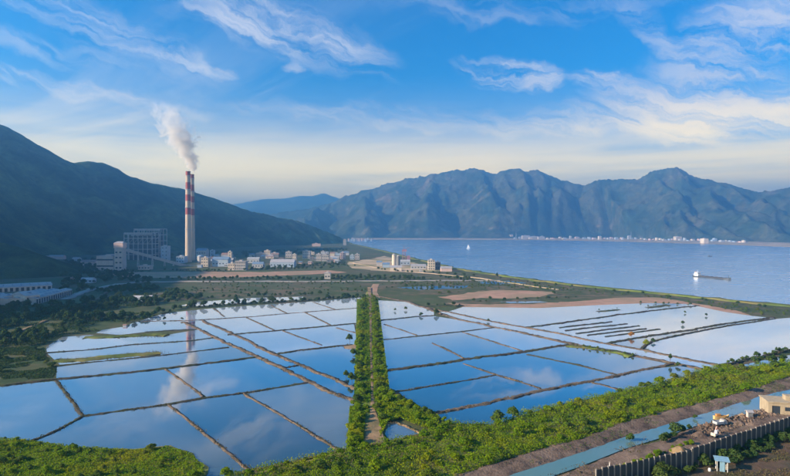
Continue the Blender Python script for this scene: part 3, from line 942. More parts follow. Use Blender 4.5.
# belt, canal and banks
belt_top = [(190, 490), (249, 474), (295, 464), (340, 453), (392, 443), (425, 436), (445, 423), (470, 427), (497, 424), (521, 415), (561, 406), (600, 397), (640, 388), (690, 376), (702, 370.5), (725, 367), (746, 368.5), (790, 362.5), (850, 354)]
belt_bot = [(430, 490), (466, 476), (521, 457), (553, 448), (580, 442), (620, 426), (660, 414), (700, 405), (725, 398.5), (761, 388), (790, 377), (850, 362)]
canal_top = [(470, 490), (540, 468), (580, 455), (625, 439), (660, 428.7), (700, 416.8), (723, 410), (763, 397), (790, 391.5), (850, 374)]
canal_bot = [(490, 492), (540, 480), (580, 466), (625, 448), (660, 437.5), (700, 424), (725, 419), (770, 406), (790, 399), (850, 382)]
loft('green_belt', belt_top, belt_bot, [0.1, 1.2, 1.5, 1.4, 1.0], M['grass'], 'overgrown strip of land between the ponds and the canal', n=160, m=14, amp=0.35, seed=71)
loft('canal_bank', belt_bot, canal_top, [1.2, 1.9, 1.5, 0.9, -0.2], M['spoil'], 'bare brown bank between the green belt and the canal', n=200, m=12, amp=0.55, fs=0.22, seed=72)
ct = [at(x, y - 1.5, 0.0) for (x, y) in canal_top]
cb = [at(x, y + 1.5, 0.0) for (x, y) in canal_bot]
loft('canal', [(p.x, p.y) for p in ct], [(p.x, p.y) for p in cb], [0.30, 0.30], M['canal_water'], 'narrow teal canal in the lower right', n=80, m=2, amp=0.0, seed=0, world=True)
fence_base = [(560, 500), (600, 487), (642, 479), (680, 469), (725, 455), (759, 440), (788, 431), (850, 414)]
loft('works_yard', canal_bot, fence_base, [-0.2, 1.0, 1.2, 1.2, 1.0], M['spoil'], 'churned earth yard between the canal and the tall fence', n=160, m=20, amp=0.55, fs=0.16, seed=73)
loft('dark_field', fence_base, [(560, 540), (850, 540)], [0.95, 0.6, 0.5, 0.5], M['dark_earth'], 'dark brown earth in front of the tall fence', n=60, m=20, amp=0.4, seed=74)

# roads
ribbon('road', [(60, 300), (95, 289), (120, 284), (145, 282), (200, 281.6), (300, 281.6), (400, 281.0), (470, 280.6), (500, 280.8)], 11, 0.9, M['asphalt'], 'pale raised road running across the plain', 0.05, 101, 8.0, 0.05, 0.9)
ribbon('road', [(0, 341), (20, 332), (45, 321), (70, 311), (95, 300), (112, 290), (122, 284)], 5.0, 0.4, M['mud'], 'pale track climbing through the dark scrub at the left', 0.05, 102, 5.0, 0.1, 0.9)
ribbon('sea_road', [(350, 262), (380, 268), (420, 272.5), (470, 277), (520, 284), (560, 290)], 9, 0.6, M['shore_sand'], 'pale track beside the shore buildings', 0.06, 103, 8.0, 0.2, 0.8)
#@@OBJECTS@@
# ------------------------------------------------------------------ trees and shrubs
leaf_mat('leaf_dry', (0.085, 0.085, 0.035), (0.120, 0.095, 0.050), (0.070, 0.090, 0.028))


def leaf_cloud(lobes, n, size, rs, flat=0.8):
    """quads spread through lobes (cx, cy, cz, rx, ry, rz), denser near the skin, facing roughly outwards"""
    w = np.array([l[3] * l[4] + l[3] * l[5] for l in lobes])
    pick = rs.choice(len(lobes), n, p=w / w.sum())
    L = np.array(lobes)[pick]
    d = rs.normal(size=(n, 3))
    d /= np.linalg.norm(d, axis=1)[:, None]
    d[:, 2] = np.where(d[:, 2] < -0.55, -d[:, 2], d[:, 2])
    r = rs.uniform(0.35, 1.0, n) ** 0.45 * rs.uniform(0.86, 1.14, n)
    p = L[:, :3] + d * L[:, 3:] * r[:, None]
    nrm = d + rs.normal(size=(n, 3)) * 0.55 + np.array([0, 0, 0.35])
    nrm /= np.linalg.norm(nrm, axis=1)[:, None]
    ref = rs.normal(size=(n, 3))
    u = np.cross(nrm, ref)
    u /= np.maximum(np.linalg.norm(u, axis=1), 1e-6)[:, None]
    v = np.cross(nrm, u)
    s = size * rs.uniform(0.6, 1.35, n)[:, None]
    a, b = u * s, v * s * flat
    bend = nrm * s * 0.25
    V = np.stack([p - a - b * 0.6, p + a * 0.3 - b - bend, p + a + b * 0.6, p - a * 0.3 + b - bend], 1).reshape(-1, 3)
    V[:, 2] = np.maximum(V[:, 2], 0.02)
    Fq = np.arange(4 * n).reshape(-1, 4)
    return V, Fq


def taper(a, b, ra, rb, n=6):
    a, b = np.array(a, float), np.array(b, float)
    d = (b - a) / np.linalg.norm(b - a)
    s = np.cross(d, [0.3, 0.9, 0.1]); s /= np.linalg.norm(s)
    t = np.cross(d, s)
    vs = []
    for (c, r) in ((a, ra), (b, rb)):
        for i in range(n):
            q = 2 * math.pi * i / n
            vs.append(c + s * math.cos(q) * r + t * math.sin(q) * r)
    fs = [(i, (i + 1) % n, n + (i + 1) % n, n + i) for i in range(n)]
    return vs, fs


class Kind:
    pass


def make_kind(seed, height, radius, mat, n, leaf, trunk_h=0.35, nl=6, tall=1.0):
    """one tree or shrub shape: meshes for its trunk (with limbs) and its crown"""
    rs = np.random.default_rng(seed)
    tb = MB()
    top = height * trunk_h
    lean = rs.uniform(-0.12, 0.12, 2) * height
    r0 = max(0.07, height * 0.028)
    tb.add(*taper((0, 0, -0.3), (lean[0] * 0.4, lean[1] * 0.4, top), r0, r0 * 0.65))
    lobes = []
    for i in range(nl):
        a = 2 * math.pi * (i + rs.uniform(-0.3, 0.3)) / nl
        rr = radius * rs.uniform(0.30, 0.62)
        z = height * rs.uniform(0.38, 0.74)
        c = (math.cos(a) * rr + lean[0], math.sin(a) * rr + lean[1], z)
        q = radius * rs.uniform(0.36, 0.58)
        lobes.append((*c, q, q, q * rs.uniform(0.75, 1.1) * tall))
        tb.add(*taper((lean[0] * 0.4, lean[1] * 0.4, top * rs.uniform(0.7, 1.0)), c, r0 * 0.5, r0 * 0.15, 5))
    q = radius * 0.5
    lobes.append((lean[0], lean[1], height - q * 0.8 * tall, q, q, q * tall))
    tb.add(*taper((lean[0] * 0.4, lean[1] * 0.4, top), (lean[0], lean[1], height * 0.8), r0 * 0.6, r0 * 0.15, 5))
    V, Fq = leaf_cloud(lobes, n, leaf, rs)
    k = Kind()
    k.trunk = mesh_from('trunk', tb.v, tb.f, [M['bark']])
    k.crown = mesh_from('crown', V, Fq, [mat])
    k.height = height
    # the same tree as one mesh, for trees only a few pixels tall
    nb = len(tb.v)
    k.whole = mesh_from('whole_tree', list(tb.v) + [tuple(v) for v in V], list(tb.f) + [tuple(int(i) + nb for i in f) for f in Fq],
                        [M['bark'], mat], False, [0] * len(tb.f) + [1] * len(Fq))
    return k


BELT = [make_kind(100 + i, 4.6 + 0.5 * i, 2.7 + 0.2 * i, M['leaf_belt'], 520, 0.42, 0.25, 6) for i in range(5)]
BELT_DARK = [make_kind(120 + i, 5.2, 3.0, M['leaf_row'], 560, 0.42, 0.25, 6) for i in range(3)]
ROW = [make_kind(140 + i, 6.2 + 0.6 * i, 2.9 + 0.15 * i, M['leaf_row'], 620, 0.45, 0.3, 7, 1.15) for i in range(4)]
DARK = [make_kind(160 + i, 6.0 + 0.9 * i, 3.3 + 0.4 * i, M['leaf_dark'], 480, 0.6, 0.3, 6) for i in range(4)]
FAR = [make_kind(180 + i, 8.0 + i, 5.0 + 0.6 * i, M['leaf_dark'], 260, 1.1, 0.3, 6) for i in range(4)]
GOLD = make_kind(190, 5.0, 2.6, M['leaf_gold'], 420, 0.4, 0.3, 6)
LIME = make_kind(191, 5.6, 3.0, M['leaf_lime'], 480, 0.42, 0.3, 6)
SLIM = make_kind(192, 7.0, 1.5, M['leaf_dark'], 260, 0.4, 0.35, 5, 1.6)


def plant(kind, name, p, s, label, cat, group=None, rz=None, parts=True, sz=1.0):
    rz = random.uniform(0, 6.28) if rz is None else rz
    if parts:
        o = empty(name, p, rz)
        link('trunk', kind.trunk, o)
        link('crown', kind.crown, o)
    else:
        o = link(name, kind.whole, None, p, rz)
    o.scale = (s, s, s * sz)
    return tag(o, label, cat, group)


def ordinal(n):
    return '%d%s' % (n, 'th' if 10 <= n % 100 <= 20 else {1: 'st', 2: 'nd', 3: 'rd'}.get(n % 10, 'th'))


def mass(name, items, label, cat, z=0.0):
    """many trees too small or too crowded to pick apart, as one object; items = (kind, x, y, scale)"""
    VV, FF, MI, off = [], [], [], 0
    for (k, x, y, s) in items:
        me = k.whole
        v = np.empty(len(me.vertices) * 3)
        me.vertices.foreach_get('co', v)
        v = v.reshape(-1, 3) * s
        a = random.uniform(0, 6.28)
        c, q = math.cos(a), math.sin(a)
        VV.append(np.c_[v[:, 0] * c - v[:, 1] * q + x, v[:, 0] * q + v[:, 1] * c + y, v[:, 2] + z])
        for f in me.polygons:
            FF.append(tuple(i + off for i in f.vertices))
            MI.append(f.material_index)
        off += len(v)
    me = mesh_from(name, np.concatenate(VV), FF, list(items[0][0].whole.materials), False, MI)
    return tag(link(name, me), label, cat, None, 'stuff')


def inside(poly, x, y):
    r, j = False, len(poly) - 1
    for i in range(len(poly)):
        xi, yi = poly[i]; xj, yj = poly[j]
        if (yi > y) != (yj > y) and x < (xj - xi) * (y - yi) / (yj - yi) + xi:
            r = not r
        j = i
    return r


def scatter(poly_px, n, mind, rs, clump=0.0, seed=0, tries=60000):
    """world points inside a photo-pixel outline, at least mind apart"""
    P = [at(x, y, 0) for (x, y) in poly_px]
    poly = [(p.x, p.y) for p in P]
    xs, ys = [p[0] for p in poly], [p[1] for p in poly]
    grid, pts = {}, []
    for _ in range(tries):
        if len(pts) >= n:
            break
        x, y = rs.uniform(min(xs), max(xs)), rs.uniform(min(ys), max(ys))
        if not inside(poly, x, y):
            continue
        if clump and float(fbm(x / clump, y / clump, 2, seed)) < rs.uniform(0.36, 0.54):
            continue
        gx, gy = int(x // mind), int(y // mind)
        if any((x - q[0]) ** 2 + (y - q[1]) ** 2 < mind * mind for a in (-1, 0, 1) for b in (-1, 0, 1) for q in grid.get((gx + a, gy + b), ())):
            continue
        grid.setdefault((gx, gy), []).append((x, y))
        pts.append((x, y))
    return pts


rs = random.Random(5)
# the green belt: 300 shrubs one by one, low undergrowth as one mass
belt_poly = [(215, 482)] + [(x, y + 0.8) for (x, y) in belt_top[1:]] + [(x, y + 2.2) for (x, y) in reversed(belt_bot)]
pts = scatter(belt_poly, 215, 4.4, rs)
pts.sort(key=lambda q: q[0])
SEC = ['at the left end', 'below the causeway foot', 'below the three-sided pond', 'at the long pond tip',
       'along the long pond', 'above the canal bush', 'facing the works yard', 'below the mirror-bright pond', 'at the right end']
top_w = [at(x, y) for (x, y) in belt_top]
bot_w = [at(x, y) for (x, y) in belt_bot]


def belt_label(x, y, dark, s):
    yt = float(np.interp(x, [q.x for q in top_w], [q.y for q in top_w]))
    yb = float(np.interp(x, [q.x for q in bot_w], [q.y for q in bot_w]))
    t = (y - yb) / max(yt - yb, 1e-3)
    side = 'canal side' if t < 0.34 else ('pond side' if t > 0.66 else 'mid strip')
    sec = SEC[min(8, max(0, int((x + 45) / 270 * 9)))]
    size = 'small' if s < 0.48 else ('large' if s > 0.7 else 'mid-sized')
    return '%s %s belt shrub %s, %s' % (size, 'dark green' if dark else 'yellow green', sec, side)


belt_shrubs = []
for (x, y) in pts:
    dark = float(fbm(x / 18, y / 18, 3, 8)) > 0.58
    s = rs.choice((rs.uniform(0.34, 0.55), rs.uniform(0.45, 0.72), rs.uniform(0.6, 0.95)))
    belt_shrubs.append((x, y, dark, s, belt_label(x, y, dark, s)))
seen = {}
for (x, y, dark, s, lab) in belt_shrubs:
    seen[lab] = seen.get(lab, 0) + 1
    if sum(q[4] == lab for q in belt_shrubs) > 1:
        lab = '%s, %s from left' % (lab, ordinal(seen[lab]))
    plant(rs.choice(BELT_DARK if dark else BELT), 'shrub', (x, y, 0.75), s, lab, 'shrub', 'shrubs of the green belt', sz=rs.uniform(0.6, 0.85))


def ground_cover(name, poly_px, n, size, z, mat, label, seed, height=0.8, clump=0.0, thresh=0.0):
    rg = np.random.default_rng(seed)
    P = [at(x, y, 0) for (x, y) in poly_px]
    poly = [(p.x, p.y) for p in P]
    xs, ys = [p[0] for p in poly], [p[1] for p in poly]
    X = rg.uniform(min(xs), max(xs), n * 4)
    Y = rg.uniform(min(ys), max(ys), n * 4)
    ins = np.zeros(len(X), bool)
    j = len(poly) - 1
    for i in range(len(poly)):
        xi, yi = poly[i]; xj, yj = poly[j]
        c = ((yi > Y) != (yj > Y)) & (X < (xj - xi) * (Y - yi) / ((yj - yi) or 1e-9) + xi)
        ins ^= c
        j = i
    if clump:
        ins &= fbm(X / clump, Y / clump, 3, seed) > thresh
    X, Y = X[ins][:n], Y[ins][:n]
    n = len(X)
    hh = height * (fbm(X / 3.2, Y / 3.2, 4, seed + 2, 0.6) ** 1.6) * 2.4
    zz = z + hh * rg.uniform(0.2, 1.0, n)
    d = rg.normal(size=(n, 3)) * 0.7 + np.array([0, 0, 0.7])
    d /= np.linalg.norm(d, axis=1)[:, None]
    u = np.cross(d, rg.normal(size=(n, 3))); u /= np.maximum(np.linalg.norm(u, axis=1), 1e-6)[:, None]
    v = np.cross(d, u)
    s = size * rg.uniform(0.5, 1.4, n)[:, None]
    p = np.stack([X, Y, zz], 1)
    V = np.stack([p - u * s, p - v * s * 0.7, p + u * s, p + v * s * 0.7], 1).reshape(-1, 3)
    me = mesh_from(name, V, np.arange(4 * n).reshape(-1, 4), [mat])
    o = link(name, me)
    return tag(o, label, 'undergrowth', None, 'stuff')


ground_cover('undergrowth', belt_poly, 170000, 0.25, 0.9, M['leaf_belt'], 'low leafy undergrowth filling the green belt between ponds and canal', 1, 2.2)
ground_cover('dry_growth', belt_poly, 22000, 0.26, 1.2, M['leaf_dry'], 'dry olive patches in the green belt', 9, 2.0, 9, 0.55)
corner = [(-110, 434), (0, 439), (40, 443), (85, 449), (130, 451), (168, 448), (191, 455), (204, 468), (203, 496), (-110, 496)]
ground_cover('undergrowth', corner, 70000, 0.24, 0.3, M['leaf_belt'], 'low green growth on the bottom left bank', 2, 0.9)
cpts = sorted(scatter(corner, 34, 4.4, rs, 16, 3))
for i, (x, y) in enumerate(cpts):
    plant(rs.choice(BELT + BELT_DARK), 'shrub', (x, y, 0.25), rs.uniform(0.3, 0.7), 'green shrub on the bottom left grass bank, %s from the left' % ordinal(i + 1), 'shrub', 'shrubs of the bottom left bank', sz=0.65)
mass('thicket', [(rs.choice(BELT_DARK), x, y, rs.uniform(0.2, 0.36)) for (x, y) in scatter(corner, 60, 2.6, rs, 16, 3)], 'low thicket between the shrubs of the bottom left bank', 'thicket', 0.2)

# the two rows of trees on the causeway
left_line = [(363.5, 299), (361.5, 320), (359.5, 345), (358, 372), (358, 395), (357, 412), (355, 430), (353, 447)]
right_line = [(373.5, 299), (376, 320), (377.5, 345), (379.5, 372), (382, 390), (382, 405), (380, 420)]


def row(line, step, sc, label, group, kinds, jitter=1.2, name='tree', cat='tree', z=0.6, parts=True, r=rs, sz=1.0):
    W = [at(x, y, 0) for (x, y) in line]
    L = sum((b - a).length for a, b in zip(W[:-1], W[1:]))
    n = max(2, int(L / step))
    Q, _ = resample([(p.x, p.y) for p in W], n)
    if group is None:
        return mass(name, [(r.choice(kinds), x + r.uniform(-jitter, jitter), y + r.uniform(-jitter, jitter), sc * r.uniform(0.7, 1.15)) for (x, y) in Q], label, cat, z)
    for i, (x, y) in enumerate(Q):
        plant(r.choice(kinds), name, (x + r.uniform(-jitter, jitter), y + r.uniform(-jitter, jitter), z), sc * (r.uniform(0.72, 1.15) if r.random() < 0.7 else r.uniform(0.45, 0.75)), label.replace('#', ordinal(i + 1)), cat, group, parts=parts, sz=sz)


row(left_line, 5.2, 0.85, 'leafy causeway tree, # from the far end of the left row', 'left tree row of the causeway', ROW[:2] + BELT, 2.2, sz=0.6)
row(right_line, 5.2, 0.85, 'leafy causeway tree, # from the far end of the right row', 'right tree row of the causeway', ROW[:2] + BELT, 2.2, sz=0.6)
row([(354, 425), (352, 447)], 3.4, 0.62, 'yellow green shrub at the left causeway foot, # from behind', 'shrubs at the left foot of the causeway', BELT, 1.2, 'shrub', 'shrub')
row([(390, 396), (400, 404), (412, 411), (426, 416), (440, 422)], 3.4, 0.62, 'shrub on the bank running right from the causeway, # from the causeway', 'shrubs right of the causeway foot', BELT_DARK + BELT, 1.8, 'shrub', 'shrub', sz=0.8)
row([(386, 404), (392, 412), (404, 418), (420, 424), (434, 429)], 3.4, 0.58, 'shrub above the little three-sided pond, # from the causeway', 'shrubs above the three-sided pond', BELT_DARK + BELT, 1.8, 'shrub', 'shrub', sz=0.8)

for (poly, n, sd) in (([(350, 408), (366, 408), (363, 448), (347, 451)], 9000, 5), ([(377, 400), (392, 396), (440, 420), (430, 432), (400, 420), (388, 424), (380, 440)], 14000, 6),
                      ([(357, 300), (369, 300), (371, 405), (354, 405)], 26000, 7), ([(372, 300), (378, 300), (390, 395), (374, 405)], 26000, 8)):
    ground_cover('undergrowth', poly, n, 0.34, 0.7, M['leaf_belt'],
                 {5: 'lit grass and weeds at the left foot of the causeway', 6: 'weeds on the bank right of the causeway foot', 7: 'weeds under the left causeway trees', 8: 'weeds under the right causeway trees'}[sd], sd, 1.2)

cw = [(362, 296), (376, 296), (379, 330), (383, 360), (388, 390), (386, 410), (378, 418), (366, 418), (355, 405), (356, 370), (358, 340)]
mass('scrub', [(rs.choice(BELT), x, y, rs.uniform(0.2, 0.45)) for (x, y) in scatter(cw, 240, 2.2, rs)], 'rough low scrub spreading over the causeway', 'scrub', 0.6)

# scrub and woods at the left
wood = [(-60, 302), (0, 306), (40, 306), (70, 304), (110, 300), (165, 304), (176, 311), (152, 317), (134, 321), (112, 326), (98, 331), (66, 335), (44, 345), (-60, 350)]
wpts = scatter(wood, 230, 5.4, rs, 30, 4)
wpts.sort(key=lambda q: q[1])
front = sorted(wpts[:40])
for i, (x, y) in enumerate(front):
    plant(rs.choice(DARK), 'tree', (x, y, 0.0), rs.uniform(0.6, 1.05), 'dark tree in the near edge of the left wood, %s from the left' % ordinal(i + 1), 'tree', 'trees at the near edge of the left wood')
mass('wood', [(rs.choice(DARK), x, y, rs.uniform(0.55, 1.1)) for (x, y) in wpts[40:]], 'dark wood between the grey sheds and the ponds', 'wood')
scr = [(-60, 350), (44, 346), (46, 356), (56, 365), (57, 372), (50, 381), (20, 384), (-60, 389)]
spts = sorted(scatter(scr, 26, 5.0, rs, 18, 5))
for i, (x, y) in enumerate(spts):
    plant(rs.choice(DARK + BELT_DARK), 'shrub', (x, y, 0.0), rs.uniform(0.34, 0.62), 'dark shrub on the scrubland beside the murky pond, %s from the left' % ordinal(i + 1), 'shrub', 'shrubs of the left scrubland', sz=0.7)
ground_cover('undergrowth', scr, 22000, 0.36, 0.0, M['leaf_dark'], 'low dark scrub beside the murky left pond', 3, 0.6, 14, 0.40)
ground_cover('undergrowth', wood, 30000, 0.6, 0.0, M['leaf_dark'], 'low growth under the trees of the left wood', 4, 1.2, 30, 0.36)

for (poly, n, md, sc, lab, sd) in (
        ([(62, 272), (100, 269), (150, 279), (150, 283), (118, 285), (92, 292), (62, 292)], 130, 11, 0.7, 'dark wood between the grey sheds and the clay strip', 41),
        ([(96, 292), (140, 285), (170, 290), (205, 299), (160, 304), (112, 303)], 120, 8, 0.6, 'dark copse around the small farmhouses', 42),
        ([(66, 262), (95, 259), (96, 271), (112, 271.6), (66, 272)], 70, 13, 0.7, 'dark trees left of the turbine hall', 43),
        ([(120, 270.8), (230, 270.8), (230, 272.2), (120, 272.4)], 46, 9, 0.36, 'dark bushes along the foot of the power station', 44),
        ([(165, 258), (250, 256), (340, 252), (345, 249), (250, 252), (165, 255)], 110, 14, 0.8, 'dark trees between the plant and the mountain', 45),
        ([(250, 268), (345, 263), (345, 268), (250, 271)], 90, 12, 0.55, 'dark gardens among the town houses', 46),
        ([(150, 279.2), (240, 278.8), (345, 276.4), (420, 277), (470, 278), (470, 280), (300, 280.6), (150, 280.8)], 170, 7.5, 0.48, 'dark tree belt behind the raised road', 47)):
    it = [(random.Random(sd * 1000 + i).choice(FAR), x, y, sc * random.Random(sd * 77 + i).uniform(0.6, 1.2)) for i, (x, y) in enumerate(scatter(poly, n, md, rs, 60, sd))]
    mass('wood', it, lab, 'wood')

for (poly, n, md, lab, sd) in (
        ([(100, 287), (200, 286), (300, 286), (365, 287), (366, 293), (300, 295.5), (200, 298.5), (110, 299)], 150, 6, 'low dark scrub scattered over the fields before the ponds', 61),
        ([(395, 284), (450, 280), (500, 281.5), (545, 285), (620, 293.5), (700, 301), (790, 310), (790, 317), (753, 315), (697, 304), (640, 298), (560, 291), (500, 288.5), (440, 294)], 260, 6, 'low scrub scattered over the coastal strip', 62),
        ([(200, 282.6), (480, 281.6), (480, 284), (200, 285.4)], 80, 7, 'low scrub along the near side of the raised road', 63)):
    it = [(rs.choice(ROW + BELT_DARK), x, y, rs.uniform(0.2, 0.55)) for (x, y) in scatter(poly, n, md, rs, 40, sd)]
    mass('scrub', it, lab, 'scrub', -0.3)

# dark tree line behind the farthest pond and other rows across the plain
row([(136, 321), (150, 316.6), (165, 312.5), (178, 308.5)], 6, 0.8, 'dark tree at the left end of the pond tree line, # from the left', 'tree line behind the ponds, left end', DARK, 3, parts=False, z=0)
row([(178, 308.5), (215, 306.2), (260, 303.4), (310, 300.4), (362, 297.2)], 8.0, 0.9, 'dark tree in the long line behind the farthest pond, # from the left', 'long tree line behind the ponds', DARK, 3.5, parts=False, z=0)
row([(178, 308.6), (215, 306.3), (260, 303.5), (310, 300.5), (362, 297.3)], 3.2, 0.42, 'low dark hedge under the tree line behind the farthest pond', None, DARK, 2.2, 'hedge', 'hedge', parts=False, z=-0.4)
row([(150, 301), (200, 299.2), (260, 296.6), (330, 294.6)], 9, 0.62, 'low dark bushes along the back of the thin water strip', None, DARK, 4, 'bushes', 'bushes', parts=False, z=0)
row([(80, 274), (104, 271.5), (150, 270.6), (215, 270.6), (270, 270.2), (330, 268.6), (352, 266)], 22, 0.45, 'thin line of trees between the clay strip and the power station', None, FAR, 8, 'tree_line', 'tree line', parts=False, z=0)
row([(66, 268), (90, 262), (130, 259), (190, 258.5), (250, 257.5), (310, 253.5), (350, 250)], 26, 0.75, 'trees along the mountain foot behind the plant buildings', None, FAR, 14, 'tree_line', 'tree line', parts=False, z=0)
row([(378, 269), (400, 272), (430, 273), (470, 277)], 18, 0.5, 'small trees among the shore buildings', None, FAR, 8, 'tree_line', 'tree line', parts=False, z=0)
row([(500, 279), (540, 284), (590, 289.5), (640, 294.5), (700, 300.4), (760, 307), (800, 311)], 19, 0.36, 'small bush on the sea bank, # from the left', 'bushes along the sea bank', FAR, 9, 'bush', 'bush', parts=False, z=0)
row([(386, 288), (410, 287.5), (430, 286.6), (460, 285.5)], 12, 0.42, 'dark bush beside the roadside pool, # from the left', 'bushes around the roadside pool', FAR, 7, 'bush', 'bush', parts=False, z=0)
row([(474, 302), (500, 300.2), (530, 299.6), (560, 299), (575, 298)], 8, 0.34, 'dark bush behind the clay shore, # from the left', 'bushes behind the clay shore', FAR, 6, 'bush', 'bush', parts=False, z=0)
row([(640, 303), (670, 304), (690, 305)], 9, 0.3, 'bush on the shore behind the islets, # from the left', 'bushes behind the islets', FAR, 3, 'bush', 'bush', parts=False, z=0)
row([(428, 306.8), (445, 306), (460, 305.7)], 7, 0.42, 'dark bush on the green spit, # from the left', 'bushes on the green spit', DARK, 2, 'bush', 'bush', parts=False, z=0.5)
row([(571, 345.8), (590, 348.6), (620, 353.8), (633, 356.4)], 4.2, 0.34, 'low bush on the overgrown channel bank, # from the left', 'bushes on the overgrown bank', BELT_DARK, 1.6, 'bush', 'bush', parts=False, z=0.6)
row([(728, 365.2), (745, 360.6), (765, 356.6), (790, 350.6), (805, 348)], 4.4, 0.4, 'low bush on the overgrown right dike, # from the left', 'bushes on the overgrown dike', BELT_DARK + DARK, 1.0, 'bush', 'bush', parts=False, z=0.6)
row([(756, 364.6), (775, 363), (798, 360.4)], 4.0, 0.55, 'dark green bush below the small right pond, # from the left', 'bushes below the small right pond', DARK, 1.2, 'bush', 'bush', parts=False, z=0.5)
row([(164, 320.8), (171, 320.9), (177, 320.8), (182, 320.6)], 7.5, 0.42, 'small dark bush on the far dike left of the chimney reflection, # from the left', 'bushes on the far dike', DARK, 0.3, 'bush', 'bush', z=0.5)
row([(600, 311.2), (618, 309.6)], 6, 0.22, 'tiny bush on the small dark islet, # from the left', 'bushes on the dark islet', DARK, 1, 'bush', 'bush', parts=False, z=0.7)
row([(648, 307.2), (669, 304.8)], 6, 0.28, 'tiny bush on the grassy far islet, # from the left', 'bushes on the grassy far islet', DARK, 1, 'bush', 'bush', parts=False, z=0.7)

gx, gy, gw = [], [], []
for (line, w) in DIKE_LINES:
    Wl = [at(x, y, 0) for (x, y) in line]
    Q, L = resample([(q.x, q.y) for q in Wl], 400)
    k = int(L * (9 if w < 6 else 30))
    ii = RNG.integers(0, 400, k)
    keep = fbm(Q[ii, 0] / 9, Q[ii, 1] / 9, 3, 77) > 0.44
    ii = ii[keep]
    gx.append(Q[ii, 0] + RNG.normal(0, w * 0.24, len(ii))); gy.append(Q[ii, 1] + RNG.normal(0, w * 0.2, len(ii)))
gx, gy = np.concatenate(gx), np.concatenate(gy)
n = len(gx)
pp = np.stack([gx, gy, RNG.uniform(0.15, 0.7, n)], 1)
u = RNG.normal(size=(n, 3)); u /= np.linalg.norm(u, axis=1)[:, None]
v = np.cross(u, RNG.normal(size=(n, 3))); v /= np.linalg.norm(v, axis=1)[:, None]
sz = RNG.uniform(0.10, 0.30, n)[:, None]
V = np.stack([pp - u * sz, pp - v * sz, pp + u * sz, pp + v * sz], 1).reshape(-1, 3)
tag(link('dike_weeds', mesh_from('dike_weeds', V, np.arange(4 * n).reshape(-1, 4), [M['leaf_dry']])), 'dry weeds growing along the dikes', 'weeds', None, 'stuff')

singles = [
    (GOLD, 631, 337.4, 0.85, 'orange brown tree on the bank of the striped pond'), (LIME, 646, 346.0, 0.8, 'lime yellow tree at the elbow of the near twin dike'),
    (DARK[0], 653, 342.4, 0.5, 'dark bush just right of the lime yellow tree'), (DARK[1], 682.5, 324.6, 0.46, 'round bush standing alone in the striped pond'),
    (DARK[2], 685, 313.2, 0.3, 'small bush in the far right of the striped pond'), (DARK[3], 706, 316.0, 0.3, 'little bush near the far corner of the striped pond'),
    (SLIM, 670, 363.2, 0.8, 'thin dark tree on the channel bank'), (DARK[0], 678, 366.4, 0.42, 'bush beside the thin dark tree on the channel bank'),
    (SLIM, 776, 353.5, 0.6, 'thin tree on the overgrown dike at the right edge'), (DARK[1], 774, 368.5, 0.7, 'round dark tree at the top right end of the belt'),
    (DARK[2], 437, 314.5, 0.7, 'round dark tree where the channel banks part'), (DARK[0], 421, 316.0, 0.55, 'dark tree at the end of the first far dike'),
    (DARK[1], 395, 311, 0.4, 'small bush in the small far pond'), (DARK[3], 406, 310, 0.4, 'second small bush in the small far pond, on the right'),
    (DARK[2], 488, 321.8, 0.35, 'small bush on the far channel bank'), (DARK[3], 350, 341.5, 0.6, 'dark tree leaning out left above the clay spit'),
    (ROW[0], 353, 356, 0.75, 'leafy tree bulging left from the causeway below the clay spit'), (ROW[1], 352, 382, 0.75, 'leafy tree where the upper diagonal dike meets the causeway'),
    (ROW[2], 346, 378, 0.55, 'low tree on the end of the upper diagonal dike'), (BELT_DARK[0], 497, 423.5, 1.0, 'big dark round shrub on the upper edge of the belt'),
    (BELT_DARK[1], 513, 419.0, 0.95, 'dark round shrub right of the biggest one on the belt edge'), (LIME, 580, 372.6, 0.01, None),
    (BELT_DARK[2], 630, 440.6, 0.55, 'lone bush leaning over the canal from its far bank'), (DARK[0], 695, 418.6, 0.28, 'tiny bush on the far canal bank'),
    (DARK[1], 554, 294.6, 0.7, 'dark round tree on the bare pinkish patch'), (SLIM, 497, 279.8, 1.6, 'tall thin dark tree beside the coast road'),
    (FAR[1], 669, 298.6, 0.5, 'dark round tree on the coastal grass above the clay shore'),
]
for (k, x, y, s, lab) in singles:
    if lab:
        plant(k, 'tree', at(x, y, 0.3), s, lab, 'tree')

# ------------------------------------------------------------------ buildings
def window_mesh(w, h):
    mb = MB().box(-w / 2, w / 2, -0.10, 0.06, 0, h)
    return mesh_from('window', mb.v, mb.f, [M['window_dark']])


WIN_CACHE = {}


